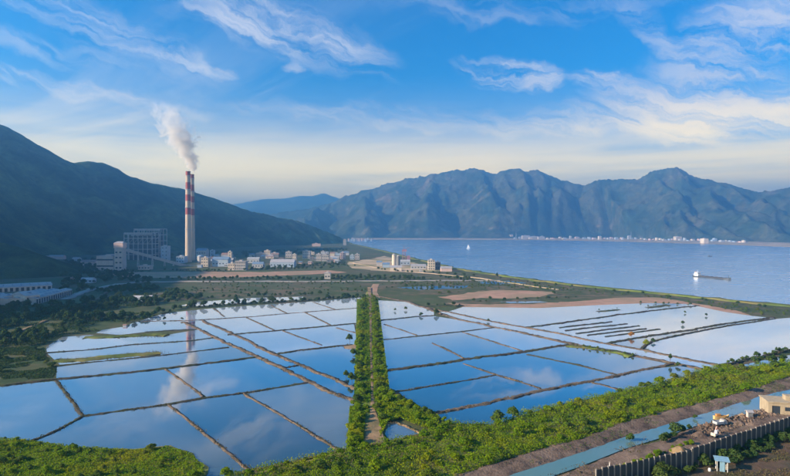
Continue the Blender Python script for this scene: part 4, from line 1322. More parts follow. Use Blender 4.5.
def building(name, label, cat, base, w, d, h, rz=0.0, wall='white_wall', roof='grey_roof', style='flat', nx=0, ny=0, group=None, band=False, door=False, sideny=0, oh=0.4):
    """w along local x (front faces -y), d deep, h to the eaves"""
    o = empty(name, base, rz)
    tag(o, label, cat, group)
    mb = MB()
    if style == 'gable':
        rise = min(w, d) * 0.24
        vs = [(-w / 2, 0, -0.5), (w / 2, 0, -0.5), (w / 2, d, -0.5), (-w / 2, d, -0.5), (-w / 2, 0, h), (w / 2, 0, h), (w / 2, d, h), (-w / 2, d, h), (-w / 2, d / 2, h + rise), (w / 2, d / 2, h + rise)]
        mb.add(vs, [(3, 2, 1, 0), (0, 1, 5, 4), (2, 3, 7, 6), (1, 2, 6, 9, 5), (3, 0, 4, 8, 7), (4, 5, 9, 8), (7, 8, 9, 6)])
        mb.build('wall', M[wall], o)
        r = MB()
        s = rise / (d / 2)
        for sg in (-1, 1):
            e = d / 2 + sg * (d / 2 + oh)
            ez = h - s * oh
            t = 0.25
            x0, x1 = -w / 2 - oh, w / 2 + oh
            vs = [(x0, e, ez + 0.03), (x1, e, ez + 0.03), (x1, d / 2, h + rise + 0.03), (x0, d / 2, h + rise + 0.03),
                  (x0, e, ez + t), (x1, e, ez + t), (x1, d / 2, h + rise + t), (x0, d / 2, h + rise + t)]
            fs = [(3, 2, 1, 0), (4, 5, 6, 7), (0, 1, 5, 4), (1, 2, 6, 5), (2, 3, 7, 6), (3, 0, 4, 7)]
            r.add(vs, fs if sg < 0 else [tuple(reversed(f)) for f in fs])
        r.build('roof', M[roof], o)
    else:
        mb.box(-w / 2, w / 2, 0, d, -0.5, h)
        mb.build('wall', M[wall], o)
        r = MB().box(-w / 2 - oh, w / 2 + oh, -oh, d + oh, h + 0.003, h + 0.4)
        r.build('roof', M[roof], o)
        if h > 7 and w > 8:
            q = MB().box(-w * 0.18, w * 0.12, d * 0.3, d * 0.7, h + 0.4, h + 2.6)
            q.build('roof_room', M[wall], o)
    if band:
        for k in range(ny):
            z = h * (k + 0.55) / (ny + 0.25)
            MB().box(-w / 2 + 0.6, w / 2 - 0.6, -0.06, 0.05, z, z + h * 0.10).build('window_band', M['window_dark'], o)
    elif nx and ny:
        sh = h / ny
        ww, wh = min(w / nx * 0.5, 3.0), min(sh * 0.45, 2.2)
        key = (round(ww, 2), round(wh, 2))
        if key not in WIN_CACHE:
            WIN_CACHE[key] = window_mesh(*key)
        for i in range(nx):
            for k in range(ny):
                link('window', WIN_CACHE[key], o, (-w / 2 + w * (i + 0.5) / nx, 0, sh * (k + 0.35)))
        for k in range(ny):
            for j in range(max(1, int(nx * d / w * 0.6))):
                nj = max(1, int(nx * d / w * 0.6))
                link('window', WIN_CACHE[key], o, (-w / 2, d * (j + 0.5) / nj, sh * (k + 0.35)), -math.pi / 2)
    if door:
        MB().box(-0.9, 0.9, -0.08, 0.05, 0, 2.4).build('door', M['dark_wall'], o)
    return o


def px_building(name, label, cat, x0, x1, ytop, ybase, depth, **kw):
    """a building whose front spans the given photo pixels"""
    a, b = at(x0, ybase), at(x1, ybase)
    c = (a + b) / 2
    hgt = (ybase - ytop) / F * c.y
    return building(name, label, cat, c, (b - a).length, depth, hgt, **kw)


# --- chimneys
def chimney(label, px, Y, H, r0, r1, phase):
    c = at_d(px, 230, Y)
    o = empty('chimney', (c.x, Y, 0))
    tag(o, label, 'chimney', None)
    def rad(z):
        return r0 + (r1 - r0) * (z / H) ** 0.85
    edges = [1.0, 0.95, 0.88, 0.805, 0.745, 0.675, 0.60, 0.525]
    zb = edges[-1] * H
    MB().lathe([(rad(0) * 1.06, -1), (rad(0) * 1.02, 3), (rad(zb * 0.5), zb * 0.5), (rad(zb), zb)], 32, cap=False).build('shaft', M['stack_white'], o, True)
    for k in range(len(edges) - 1):
        z0, z1 = H * edges[k + 1], H * edges[k]
        MB().lathe([(rad(z0), z0), (rad(z1), z1)], 32, cap=False).build('band', M['stack_red' if k % 2 == 0 else 'stack_white'], o, True)
    MB().lathe([(r1 * 0.86, H - 6), (r1 * 0.86, H + 0.6), (r1 * 1.04, H + 0.6), (r1 * 1.04, H - 0.1), (r1 * 0.99, H - 0.1)], 32, cap=False).build('rim', M['dark_steel'], o)
    for z in (H * 0.36, H * 0.6, H * 0.8, H * 0.95):
        r = rad(z)
        p = MB().lathe([(r * 0.98, z), (r + 1.3, z), (r + 1.3, z + 0.25), (r * 0.98, z + 0.25)], 28, cap=False)
        p.lathe([(r + 1.26, z + 0.25), (r + 1.3, z + 0.25), (r + 1.3, z + 1.3), (r + 1.26, z + 1.3)], 28, cap=False)
        p.build('gallery', M['steel'], o)
    lad = MB().bar((-rad(0) - 0.5, 0, 0), (-rad(H) - 0.5, 0, H), 0.6, 0.3)
    lad.build('ladder', M['steel'], o)
    return o, Vector((c.x, Y, H))


ch1, top1 = chimney('nearer left red and white banded chimney of the power station', 188.4, 1335, 226, 7.9, 5.7, 0)
ch2, top2 = chimney('farther right red and white banded chimney half hidden by its twin', 192.2, 1405, 226, 7.7, 5.4, 0)

# --- smoke plume
def smoke():
    Hs = 205.0
    n, seg = 40, 20
    vs, fs = [], []
    def axis(z):
        t = max(0.0, z) / 150.0
        return -64.0 * t ** 1.25
    def rad(z):
        t = z / Hs
        return 7 + 52 * min(1, max(0, t) / 0.45) ** 0.8
    for i in range(n + 1):
        z = -1.0 + (Hs + 1) * i / n
        for j in range(seg):
            a = 2 * math.pi * j / seg
            vs.append((axis(z) + rad(z) * math.cos(a) + 2.5, rad(z) * math.sin(a) + 25, z))
    for i in range(n):
        for j in range(seg):
            k = (j + 1) % seg
            fs.append((i * seg + j, i * seg + k, (i + 1) * seg + k, (i + 1) * seg + j))
    fs.append(tuple(reversed(range(seg))))
    fs.append(tuple(n * seg + j for j in range(seg)))
    m = bpy.data.materials.new('smoke')
    m.use_nodes = True
    m.node_tree.nodes.clear()
    T = NT(m.node_tree)
    out = T.new('ShaderNodeOutputMaterial')
    pv = T.new('ShaderNodeVolumePrincipled')
    pv.inputs['Color'].default_value = (1.0, 0.99, 0.985, 1)
    pv.inputs['Anisotropy'].default_value = 0.2
    tc = T.new('ShaderNodeTexCoord')
    x, y, z = T.sep(tc.outputs['Object'])
    zc = T.math('MAXIMUM', z, 0.0)
    warp = T.new('ShaderNodeTexNoise')
    T.l.new(tc.outputs['Object'], warp.inputs['Vector'])
    warp.inputs['Scale'].default_value = 0.035
    warp.inputs['Detail'].default_value = 2.0
    wx, wy, wz = T.sep(warp.outputs['Color'])
    grow = T.math('MULTIPLY', zc, 0.42)
    ax = T.math('MULTIPLY', T.math('POWER', T.math('DIVIDE', zc, 150.0), 1.25), -64.0)
    dx = T.math('ADD', T.math('SUBTRACT', T.math('SUBTRACT', x, ax), 2.5), T.math('MULTIPLY', T.math('SUBTRACT', wx, 0.5), grow))
    dy = T.math('ADD', T.math('SUBTRACT', y, 25.0), T.math('MULTIPLY', T.math('SUBTRACT', wy, 0.5), grow))
    rr = T.math('MULTIPLY_ADD', T.math('POWER', T.math('MINIMUM', T.math('DIVIDE', zc, 90.0), 1.0), 0.8), 36.0, 5.0)
    rn = T.math('DIVIDE', T.math('SQRT', T.math('MULTIPLY_ADD', dx, dx, T.math('MULTIPLY', T.math('MULTIPLY', dy, dy), 0.8))), rr)
    puff = T.noise(T.xyz(x, y, z), 0.042, 6.0, 0.62, 0.5)
    d = T.math('SUBTRACT', T.math('ADD', T.math('MULTIPLY', T.math('SUBTRACT', puff, 0.5), 4.4), 0.78), rn)
    d = T.smooth(d, 0.0, 0.32)
    fade = T.math('MULTIPLY', T.smooth(z, 105.0, 190.0, 1.0, 0.0), T.smooth(z, 0.0, 3.0))
    thin = T.smooth(z, 0.0, 130.0, 0.10, 0.028)
    T.l.new(T.math('MULTIPLY', T.math('MULTIPLY', d, fade), thin), pv.inputs['Density'])
    T.l.new(pv.outputs[0], out.inputs['Volume'])
    me = mesh_from('smoke', vs, fs, [m])
    o = link('smoke', me, None, (top1.x, top1.y, 226.8))
    tag(o, 'pale smoke plume drifting left from the two chimneys', 'smoke', None, 'stuff')


smoke()

# --- power station
def frame_house(label, x0, x1, ytop, Y, depth, nx, nz, roof_frac=1.0):
    """open steel boiler frame: columns, floor beams, decks and the boiler inside"""
    a, b = at_d(x0, 230, Y), at_d(x1, 230, Y)
    H = (at_d(x0, ytop, Y)).z
    w = b.x - a.x
    o = empty('boiler_house', ((a.x + b.x) / 2, Y, 0))
    tag(o, label, 'industrial building')
    for i in range(nx + 1):
        for yy in (0, depth / 2, depth):
            x = -w / 2 + w * i / nx
            MB().bar((x, yy, 0), (x, yy, H), 1.5).build('column', M['steel'], o)
    for k in range(1, nz + 1):
        z = H * k / nz
        bm = MB()
        for yy in (0, depth / 2, depth):
            bm.bar((-w / 2, yy, z), (w / 2, yy, z), 1.1, 1.4)
        for i in range(nx + 1):
            x = -w / 2 + w * i / nx
            bm.bar((x, 0, z), (x, depth, z), 1.0, 1.3)
        bm.build('floor_beam', M['steel'], o)
        if k >= nz - 1:
            MB().box(-w / 2 + 0.5, w / 2 - 0.5, 0.8, depth - 0.5, z + 0.72, z + 1.1).build('deck', M['grey_roof'], o)
    MB().box(-w / 2 + w * 0.10, w / 2 - w * 0.10, depth * 0.18, depth * 0.9, 0, H * 0.88).build('boiler', M['boiler_dark'], o)
    MB().box(-w / 2 - 0.3, w / 2 + 0.3, -0.9, -0.3, H - 4.5, H + 1.0).build('parapet', M['pale_roof'], o)
    for i in range(nx):
        x = -w / 2 + w * i / nx
        MB().bar((x, -0.1, H * (nz - 2) / nz), (x + w / nx, -0.1, H * (nz - 1) / nz), 0.6).build('brace', M['steel'], o)
    return o


frame_house('open steel boiler frame with pale roof edge behind the conveyor', 124, 152, 233.0, 1420, 40, 6, 5)
frame_house('taller open boiler frame standing behind the first one', 134, 160, 229.0, 1480, 44, 5, 5)
px_building('stair_tower', 'narrow grey tower on the right side of the boiler frames', 'industrial building', 161, 168, 246, 260.5, 16, wall='blue_wall', nx=2, ny=4)
px_building('turbine_hall', 'white turbine hall with two dark window bands left of the conveyor tower', 'industrial building', 96.5, 113.5, 256.0, 270.3, 46, wall='white_wall', roof='pale_roof', ny=2, band=True)


def transfer_tower():
    a, b = at(114.5, 270.6), at(122.5, 270.6)
    c = (a + b) / 2
    w = (b - a).length
    H = (270.6 - 248) / F * c.y
    o = empty('conveyor_tower', c)
    tag(o, 'tall white conveyor tower with a pinkish head house', 'industrial building')
    MB().box(-w / 2, w / 2, 0, 14, -0.5, H).build('wall', M['white_wall'], o)
    hh = (248 - 243) / F * c.y
    MB().box(-w / 2 - 1.0, w / 2 + 1.5, -0.8, 15, H + 0.01, H + hh).build('head_house', M['pink_wall'], o)
    vs = [(-w / 2 - 1.5, -1.2, H + hh + 0.01), (w / 2 + 2, -1.2, H + hh + 0.01), (w / 2 + 2, 15.5, H + hh + 0.01), (-w / 2 - 1.5, 15.5, H + hh + 0.01), (-w / 2 + 3, 7, H + hh + 3), (w / 2 - 2, 7, H + hh + 3)]
    MB().add(vs, [(0, 1, 5, 4), (2, 3, 4, 5), (1, 2, 5), (3, 0, 4), (3, 2, 1, 0)]).build('roof', M['pale_roof'], o)
    for k in range(4):
        z = H * (k + 0.4) / 4.4
        for i in (-1, 1):
            MB().box(i * w * 0.24 - w * 0.13, i * w * 0.24 + w * 0.13, -0.1, 0.05, z, z + 3.0).build('window', M['window_dark'], o)
    return o


transfer_tower()


def conveyor(label, p0, p1, trestles, w=4.5, hgt=4.2):
    """covered inclined conveyor gallery on trestles; p0 the high end, p1 the low end"""
    o = empty('conveyor', (p0.x, p0.y, 0))
    tag(o, label, 'conveyor')
    L = p1 - p0
    a, b = Vector((0, 0, p0.z)), Vector((L.x, L.y, p1.z))
    MB().bar(a, b, w, hgt).build('gallery', M['pale_roof'], o)
    d = (b - a).normalized()
    up = Vector((0, 0, 1))
    n = max(4, int(L.length / 9))
    for i in range(n):
        q = a.lerp(b, (i + 0.5) / n)
        MB().bar(q + Vector((0, -w / 2 - 0.03, 0.4)) - d * 1.8, q + Vector((0, -w / 2 - 0.03, 0.4)) + d * 1.8, 0.12, 1.0).build('window', M['window_dark'], o)
    MB().bar(a + up * (hgt / 2 + 0.25), b + up * (hgt / 2 + 0.25), w + 0.8, 0.4).build('roof', M['white_wall'], o)
    for t in trestles:
        q = a.lerp(b, t)
        tr = MB()
        zt = q.z - hgt / 2
        tr.bar((q.x - 0.6, q.y - w / 2, 0), (q.x, q.y - w / 2 + 0.4, zt), 1.0)
        tr.bar((q.x + 0.6, q.y + w / 2, 0), (q.x, q.y + w / 2 - 0.4, zt), 1.0)
        for k in range(1, 4):
            z = zt * k / 4
            tr.bar((q.x, q.y - w / 2, z), (q.x, q.y + w / 2, z), 0.6)
        tr.build('trestle', M['steel'], o)
    return o


cp0 = at_d(121.5, 248.8, 1150)
cp1 = at_d(186, 266.2, 1195)
conveyor('long pale inclined conveyor gallery sloping down to the right on trestles', cp0, cp1, [0.06, 0.25, 0.47, 0.66, 0.80], 5.0, 5.6)
conveyor('low flat conveyor running on right from the foot of the inclined gallery', at_d(186.5, 266.0, 1195), at_d(201, 266.4, 1195), [0.3, 0.8], 4, 3.4)

W = px_building
BL = [
    ('workshop', 'low white workshop under the middle of the inclined conveyor', 138, 150, 265.8, 269.8, 14, dict(wall='white_wall', roof='pale_roof', nx=4, ny=1)),
    ('office_block', 'white cube-like block at the right end of the conveyor', 201, 208, 257.8, 266.8, 16, dict(wall='cream_wall', roof='pale_roof', nx=3, ny=3)),
    ('plant_hall', 'bluish hall right of the white cube-like block', 212, 228, 259.5, 266.6, 22, dict(wall='blue_wall', roof='blue_roof', style='gable', nx=5, ny=1)),
    ('low_annex', 'cream annex left of the white block with window grid', 228, 234.4, 263.6, 270.2, 14, dict(wall='cream_wall', nx=3, ny=2)),
    ('office_block', 'white block with a grid of windows in front of the plant', 235, 245.5, 261.4, 270.2, 18, dict(wall='white_wall', roof='pale_roof', nx=6, ny=3)),
    ('plant_hall', 'grey hall with pink roof behind the cream annex', 221, 231, 254.8, 259.5, 20, dict(wall='grey_wall', roof='red_roof', style='gable')),
    ('stair_tower', 'slim pale tower behind the block with window grid', 228, 231.5, 251.5, 261.5, 9, dict(wall='cream_wall', nx=1, ny=4)),
    ('plant_hall', 'dim blue hall at the foot of the chimneys', 176, 184, 256.5, 263.0, 24, dict(wall='blue_wall', nx=3, ny=2)),
    ('plant_hall', 'grey filter house just right of the chimney feet', 196, 206, 250.5, 259.5, 24, dict(wall='grey_wall', roof='blue_roof', style='gable', nx=4, ny=2)),
    ('stair_tower', 'small pale tower right of the filter house', 210, 214, 250.2, 258.0, 10, dict(wall='blue_wall', nx=1, ny=3)),
    ('shed', 'low brown shed behind the turbine hall', 80, 95, 262.0, 265.5, 18, dict(wall='pink_wall', roof='red_roof', style='gable')),
    ('house_row', 'pink roofed row of low houses at the mountain foot', 256, 264, 252.8, 256.8, 16, dict(wall='pink_wall', roof='pale_roof', nx=4, ny=1)),
    ('house_row', 'pale row with raised middle at the mountain foot', 264, 270, 250.5, 256.8, 16, dict(wall='cream_wall', roof='pale_roof', nx=3, ny=2)),
    ('house_row', 'low pale row right of the raised one at the mountain foot', 270.5, 278, 253.0, 257.0, 16, dict(wall='white_wall', roof='pale_roof', nx=4, ny=1)),
    ('long_shed', 'long bluish low shed behind the clay strip', 270, 294, 262.2, 267.2, 24, dict(wall='blue_wall', roof='pale_roof', style='gable', nx=8, ny=1)),
    ('shed', 'small grey shed between the block with window grid and the long shed', 252, 263, 264.0, 268.0, 16, dict(wall='grey_wall', roof='blue_roof', style='gable', nx=4, ny=1)),
    ('shed', 'dim grey shed behind the long bluish one', 247, 259, 259.0, 263.0, 16, dict(wall='grey_wall', roof='grey_roof', style='gable', nx=4, ny=1)),
    ('house', 'white flat house left of the twin pair', 285.5, 291.5, 251.8, 257.8, 14, dict(wall='white_wall', nx=3, ny=2)),
    ('house', 'cream narrow house touching the white flat one', 292.2, 296.2, 254.2, 260.4, 14, dict(wall='cream_wall', nx=2, ny=2)),
    ('apartment_block', 'brightest white square block in the middle of the town', 302.5, 310, 251.0, 258.6, 18, dict(wall='white_wall', roof='pale_roof', nx=4, ny=3)),
    ('house', 'white cube left in the joined white pair', 316, 321.2, 254.2, 261.0, 15, dict(wall='white_wall', nx=3, ny=2)),
    ('house', 'wider white house with dark ground floor in the joined pair', 321.8, 329, 254.8, 261.2, 15, dict(wall='white_wall', nx=4, ny=2)),
    ('shed', 'low grey shed right of the joined white pair', 330, 339, 257.6, 260.4, 14, dict(wall='grey_wall', roof='pale_roof', style='gable')),
    ('house', 'pinkish tall house near the end of the mountain', 340, 345.2, 252.8, 259.2, 14, dict(wall='pink_wall', nx=2, ny=3)),
    ('house', 'small cream hut below the low grey shed', 334.8, 337.0, 259.2, 262.6, 8, dict(wall='cream_wall', nx=1, ny=1)),
    ('house', 'first bluish white house right of the pinkish one', 350, 354.4, 255.0, 259.6, 12, dict(wall='blue_wall', nx=2, ny=2)),
    ('house', 'second bluish white house right of the pinkish one', 355, 359.4, 254.2, 259.6, 12, dict(wall='white_wall', nx=2, ny=2)),
    ('house_row', 'small pale row high on the mountain foot', 312, 320.5, 243.6, 246.4, 14, dict(wall='pink_wall', roof='pale_roof')),
    ('sluice_house', 'square concrete sluice house on the bank of the plain', 324.4, 330.4, 273.2, 279.2, 12, dict(wall='concrete', roof='grey_roof', nx=2, ny=1)),
    ('shore_house', 'pale tall house at the root of the far spit', 343.2, 346.2, 239.6, 245.2, 16, dict(wall='white_wall', nx=2, ny=3)),
    ('shed', 'small white shed behind the pale silo', 376.5, 382, 262.2, 265.8, 12, dict(wall='white_wall', roof='blue_roof', style='gable')),
    ('shed', 'blue roofed shed left of the bright low shed', 382.6, 389.6, 264.4, 267.6, 14, dict(wall='blue_wall', roof='blue_roof', style='gable')),
    ('shed', 'bright cream low shed in front of the pale silo', 390, 401.6, 267.4, 271.2, 14, dict(wall='cream_wall', roof='pale_roof', style='gable')),
    ('grain_store', 'cream square block near the shore right of the crane', 428.2, 434.8, 260.2, 270.2, 16, dict(wall='cream_wall', roof='pale_roof', nx=3, ny=4)),
    ('annex', 'dark annex right of the cream square block', 435.4, 440.4, 262.2, 269.6, 14, dict(wall='dark_wall', nx=2, ny=2)),
    ('shed', 'low pink shed right of the cream square block', 441, 452, 268.4, 271.6, 14, dict(wall='pink_wall', roof='pale_roof', style='gable')),
    ('shed', 'grey shed row between crane and cream block', 411, 426, 266.0, 269.0, 14, dict(wall='grey_wall', roof='pale_roof', style='gable', nx=5, ny=1)),
    ('hut', 'tiny white hut in front of the grey shed row', 419.5, 422.5, 269.8, 272.2, 7, dict(wall='white_wall', roof='pale_roof')),
    ('shed', 'blue grey shed below the purple crane', 400, 410, 261.4, 265.0, 14, dict(wall='blue_wall', roof='grey_roof', style='gable', nx=3, ny=1)),
    ('farmhouse', 'small bluish farmhouse among the trees left of the far pond', 131, 143, 298.0, 301.4, 9, dict(wall='blue_wall', roof='grey_roof', style='gable', nx=3, ny=1)),
    ('farmhouse', 'narrow grey farmhouse right of the bluish one', 145, 151, 297.2, 301.0, 8, dict(wall='grey_wall', roof='pale_roof', style='gable', nx=2, ny=1)),
    ('house', 'long white house high behind the wooded hill', 40, 47, 256.0, 258.4, 12, dict(wall='white_wall', roof='pale_roof')),
    ('house', 'pinkish long house right of the white one behind the wooded hill', 48, 63, 256.4, 259.4, 14, dict(wall='pink_wall', roof='pale_roof', style='gable')),
    ('house', 'small house at the edge of the wooded hill', 72, 79, 258.6, 261.2, 12, dict(wall='grey_wall', roof='pale_roof', style='gable')),
    ('pump_house', 'reddish hut at the edge of the small white pool', 123, 126, 325.4, 326.8, 2.2, dict(wall='grey_wall', roof='red_roof', style='gable')),
]
for (nm, lab, x0, x1, yt, yb, dep, kw) in BL:
    W(nm, lab, 'building', x0, x1, yt, yb, dep, **kw)

rs3 = random.Random(77)
extra = sorted((rs3.uniform(196, 344), rs3.uniform(0, 1)) for _ in range(46))
for i, (x, t) in enumerate(extra):
    yb = np.interp(x, [196, 345], [268.6 - 9.5 * t, 263.0 - 10.5 * t])
    W('low_shed', 'low shed scattered between the plant and the town, %s from the left' % ordinal(i + 1), 'building', x, x + rs3.uniform(3, 8), yb - rs3.uniform(1.4, 3.2), yb, rs3.uniform(8, 16),
      wall=rs3.choice(['grey_wall', 'blue_wall', 'cream_wall', 'pink_wall', 'dark_wall']), roof=rs3.choice(['grey_roof', 'pale_roof', 'blue_roof', 'red_roof']), style=rs3.choice(['flat', 'gable']), group='low sheds of the plain', nx=rs3.choice((0, 2, 3)), ny=1)

# two domed tanks by the chimneys
for (x0, x1, yb, hpx, lab) in [(197.5, 203.5, 262.5, 8.5, 'domed grey tank left in the pair behind the cube-like block'), (204.5, 209.5, 262.2, 6.5, 'smaller domed tank right in the pair behind the cube-like block')]:
    a, b = at(x0, yb), at(x1, yb)
    c, r = (a + b) / 2, (b - a).length / 2
    h = hpx / F * c.y * 0.72
    o = empty('storage_tank', c)
    tag(o, lab, 'tank')
    MB().lathe([(r, -0.3), (r, h)], 28, cap=False).build('shell', M['grey_wall'], o, True)
    MB().lathe([(r * 1.03, h - 0.05), (r * 0.92, h + r * 0.18), (r * 0.6, h + r * 0.38), (r * 0.05, h + r * 0.46)], 28, cap=True).build('dome', M['blue_wall'], o, True)

# pale silo near the shore; its shaded side is a second, dark-coloured shell
for (x0, x1, yt, yb, m, lab) in [(392, 396.2, 253.6, 266.0, 'cream_wall', 'tall pale silo near the shore'), (396.6, 400.2, 255.0, 265.4, 'dark_wall', 'dark-coloured shell for the shaded side of the pale silo')]:
    a, b = at(x0, yb), at(x1, yb)
    c, r = (a + b) / 2, (b - a).length / 2
    h = (yb - yt) / F * c.y
    o = empty('silo', c)
    tag(o, lab, 'silo')
    MB().lathe([(r, -0.3), (r, h * 0.9)], 24, cap=False).build('shell', M[m], o, True)
    MB().lathe([(r * 1.05, h * 0.9 - 0.2), (r * 1.05, h * 0.9 + 0.4), (r * 0.12, h)], 24).build('cone_roof', M['pale_roof'], o)

# purple shore crane
def shore_crane():
    c = at(404, 260.5)
    o = empty('shore_crane', c)
    tag(o, 'dark purple crane tower standing on the shore', 'crane')
    s = c.y / F
    H = (260.5 - 246) * s
    w = 3.6 * s / 2
    lg = MB()
    for (i, j) in ((-1, -1), (1, -1), (1, 1), (-1, 1)):
        MB().bar((i * w, j * w, -0.3), (i * w * 0.7, j * w * 0.7, H * 0.62), 1.0).build('leg', M['crane_purple'], o)
    for k in range(4):
        z0, z1 = H * 0.62 * k / 4, H * 0.62 * (k + 1) / 4
        MB().bar((-w, -w, z0), (w, -w, z1), 0.6).build('brace', M['crane_purple'], o)
        MB().bar((-w * 0.9, -w, z1), (w * 0.9, -w, z1), 0.6).build('brace', M['crane_purple'], o)
    MB().box(-w * 1.1, w * 1.5, -w, w, H * 0.62, H * 0.76).build('cabin', M['crane_purple'], o)
    MB().bar((0, 0, H * 0.76), (0, 0, H), 1.3).build('mast', M['crane_purple'], o)
    MB().bar((0, 0, H * 0.74), (w * 3.2, 0, H * 0.92), 0.9).build('boom', M['crane_purple'], o)
    MB().bar((0, 0, H), (w * 3.2, 0, H * 0.92), 0.25).build('stay', M['dark_steel'], o)
    MB().box(w * 1.6, w * 3.4, -w, w, 0, H * 0.34).build('hopper', M['crane_purple'], o)


shore_crane()

# far spit town and far-shore villages
rs2 = random.Random(21)
walls = ['white_wall', 'cream_wall', 'pink_wall', 'grey_wall', 'blue_wall']
for i in range(13):
    x = 348 + i * 1.85 + rs2.uniform(-0.5, 0.5)
    y = 240.6 + rs2.uniform(-0.5, 0.8)
    W('house', 'tiny pale house on the far spit, %s from the left' % ordinal(i + 1), 'house', x, x + rs2.uniform(1.0, 2.0), y - rs2.uniform(1.4, 3.0), y, 24, wall=rs2.choice(['pink_wall', 'grey_wall', 'blue_wall']), roof='pale_roof', group='houses of the far spit')
for i in range(58):
    t = i / 57
    x = 512 + t * 236 + rs2.uniform(-2.0, 2.0)
    yb = np.interp(x, [500, 540, 620, 700, 800], [239.0, 239.2, 239.6, 241.4, 244.4]) + rs2.uniform(-0.5, 0.5)
    hgt = rs2.uniform(1.0, 2.2) if i % 7 else rs2.uniform(2.4, 4.0)
    c = at(x, yb)
    W('house', 'tiny house in the far shore village strip, %s from the left' % ordinal(i + 1), 'house', x, x + rs2.uniform(1.2, 3.0), yb - hgt, yb, 26, wall=rs2.choice(['pink_wall', 'grey_wall', 'blue_wall', 'cream_wall']), roof=rs2.choice(['pale_roof', 'red_roof', 'grey_roof']), style=rs2.choice(['flat', 'gable']), group='houses of the far shore')
for (x0, x1, yt, yb, lab) in [(522.5, 530, 235.4, 239.2, 'left white factory hall on the far shore'), (531, 538, 236.2, 239.2, 'middle white factory hall on the far shore'), (538.5, 545, 236.8, 239.4, 'right white factory hall on the far shore'),
                              (704, 708.5, 238.6, 243.6, 'bright cream house at the right end of the far-shore village'), (676, 682, 236.6, 240.8, 'pinkish hall in the far-shore village')]:
    W('factory_hall', lab, 'building', x0, x1, yt, yb, 40, wall='white_wall' if 'white' in lab else 'cream_wall', roof='pale_roof')
for (x, yt, lab) in [(516, 231.0, 'left thin mast above the far-shore factories'), (631, 231.5, 'thin mast above the far-shore village')]:
    c = at(x, 239.4)
    h = (239.4 - yt) / F * c.y
    o = empty('mast', c)
    tag(o, lab, 'mast')
    MB().bar((-3, 0, 0), (0, 0, h), 1.6).build('leg', M['pale_roof'], o)
    MB().bar((3, 0, 0), (0, 0, h), 1.6).build('leg', M['pale_roof'], o)
    MB().bar((-2, 0, h * 0.34), (2, 0, h * 0.34), 1.0).build('brace', M['pale_roof'], o)

# grey sheds at the left
def long_shed(label, a, b, depth, h, bays, wallm='concrete'):
    """long multi-bay shed from ground point a to b (front), roof in ridged bays"""
    d = b - a
    L = d.length
    o = empty('warehouse', a, math.atan2(d.y, d.x))
    tag(o, label, 'warehouse')
    MB().box(0, L, 0, depth, -0.4, h).build('wall', M[wallm], o)
    bd = depth / bays
    for k in range(bays):
        y0, y1 = k * bd, (k + 1) * bd
        rise = bd * 0.13
        vs = [(-0.6, y0 - 0.3 * (k == 0), h + 0.02), (L + 0.6, y0 - 0.3 * (k == 0), h + 0.02), (L + 0.6, y1, h + 0.02), (-0.6, y1, h + 0.02), (-0.6, (y0 + y1) / 2, h + rise), (L + 0.6, (y0 + y1) / 2, h + rise)]
        rf = MB().add(vs, [(0, 1, 5, 4), (2, 3, 4, 5), (1, 2, 5), (3, 0, 4), (3, 2, 1, 0)]).build('roof_bay', M['grey_roof' if k % 2 else 'pale_roof'], o)
        n = int(L / 9)
        sk = MB()
        for i in range(n):
            x = (i + 0.5) * L / n
            sk.box(x - 0.6, x + 0.6, y0 + bd * 0.14, y0 + bd * 0.36, h + rise * 0.62, h + rise * 0.80)
        sk.build('skylight', M['blue_roof'], rf)
    nb = max(3, int(L / 5.5))
    for i in range(nb):
        x = (i + 0.5) * L / nb
        MB().box(x - L / nb * 0.28, x + L / nb * 0.28, -0.08, 0.05, 0.2, h * 0.8).build('bay_door', M['window_dark'], o)
    return o


long_shed('nearest long grey shed with dark bay doors at the left edge', at(-34, 309), at(15.5, 303.2), 46, 8.5, 3)
long_shed('shed with tall dark bay doors right of the nearest one', at(26, 305.0), at(40, 303.4), 30, 9.5, 1)
long_shed('long ridged grey shed stretching back to the wood', at(36, 304.5), at(72, 294.5), 42, 6.5, 3)
long_shed('farther grey shed under the wooded hill', at(-20, 293.5), at(52, 289.5), 36, 6.0, 2)
W('house', 'small pale house at the end of the grey sheds', 'building', 80, 92, 279.8, 283.0, 12, wall='blue_wall', roof='pale_roof', style='gable', nx=3, ny=1)
W('house', 'pink roofed house behind the grey sheds', 'building', 69, 76, 278.6, 281.6, 10, wall='pink_wall', roof='red_roof', style='gable', nx=2, ny=1)

# ------------------------------------------------------------------ boats
def hull_mesh(L, B, D, bow, sheer=0.8, n=14):
    vs, fs = [], []
    for i in range(n + 1):
        t = i / n
        wid = B / 2 * min(1.0, (1 - t) / bow) ** 0.55 if t > 1 - bow else B / 2 * (0.82 + 0.18 * min(1, t / 0.15))
        z = D + sheer * (max(0, (t - 0.75) / 0.25) ** 2 * 1.6 + max(0, (0.18 - t) / 0.18) * 0.5)
        x = -L / 2 + L * t
        for (yy, zz, f) in ((-wid, z, 1), (-wid * 0.86, -0.6, 1), (wid * 0.86, -0.6, 1), (wid, z, 1)):
            vs.append((x, yy, zz))
    for i in range(n):
        a, b = i * 4, (i + 1) * 4
        for j in range(3):
            fs.append((a + j, b + j, b + j + 1, a + j + 1))
        fs.append((a + 3, b + 3, b, a))
    fs.append((3, 2, 1, 0))
    fs.append((n * 4, n * 4 + 1, n * 4 + 2, n * 4 + 3))
    return vs, fs


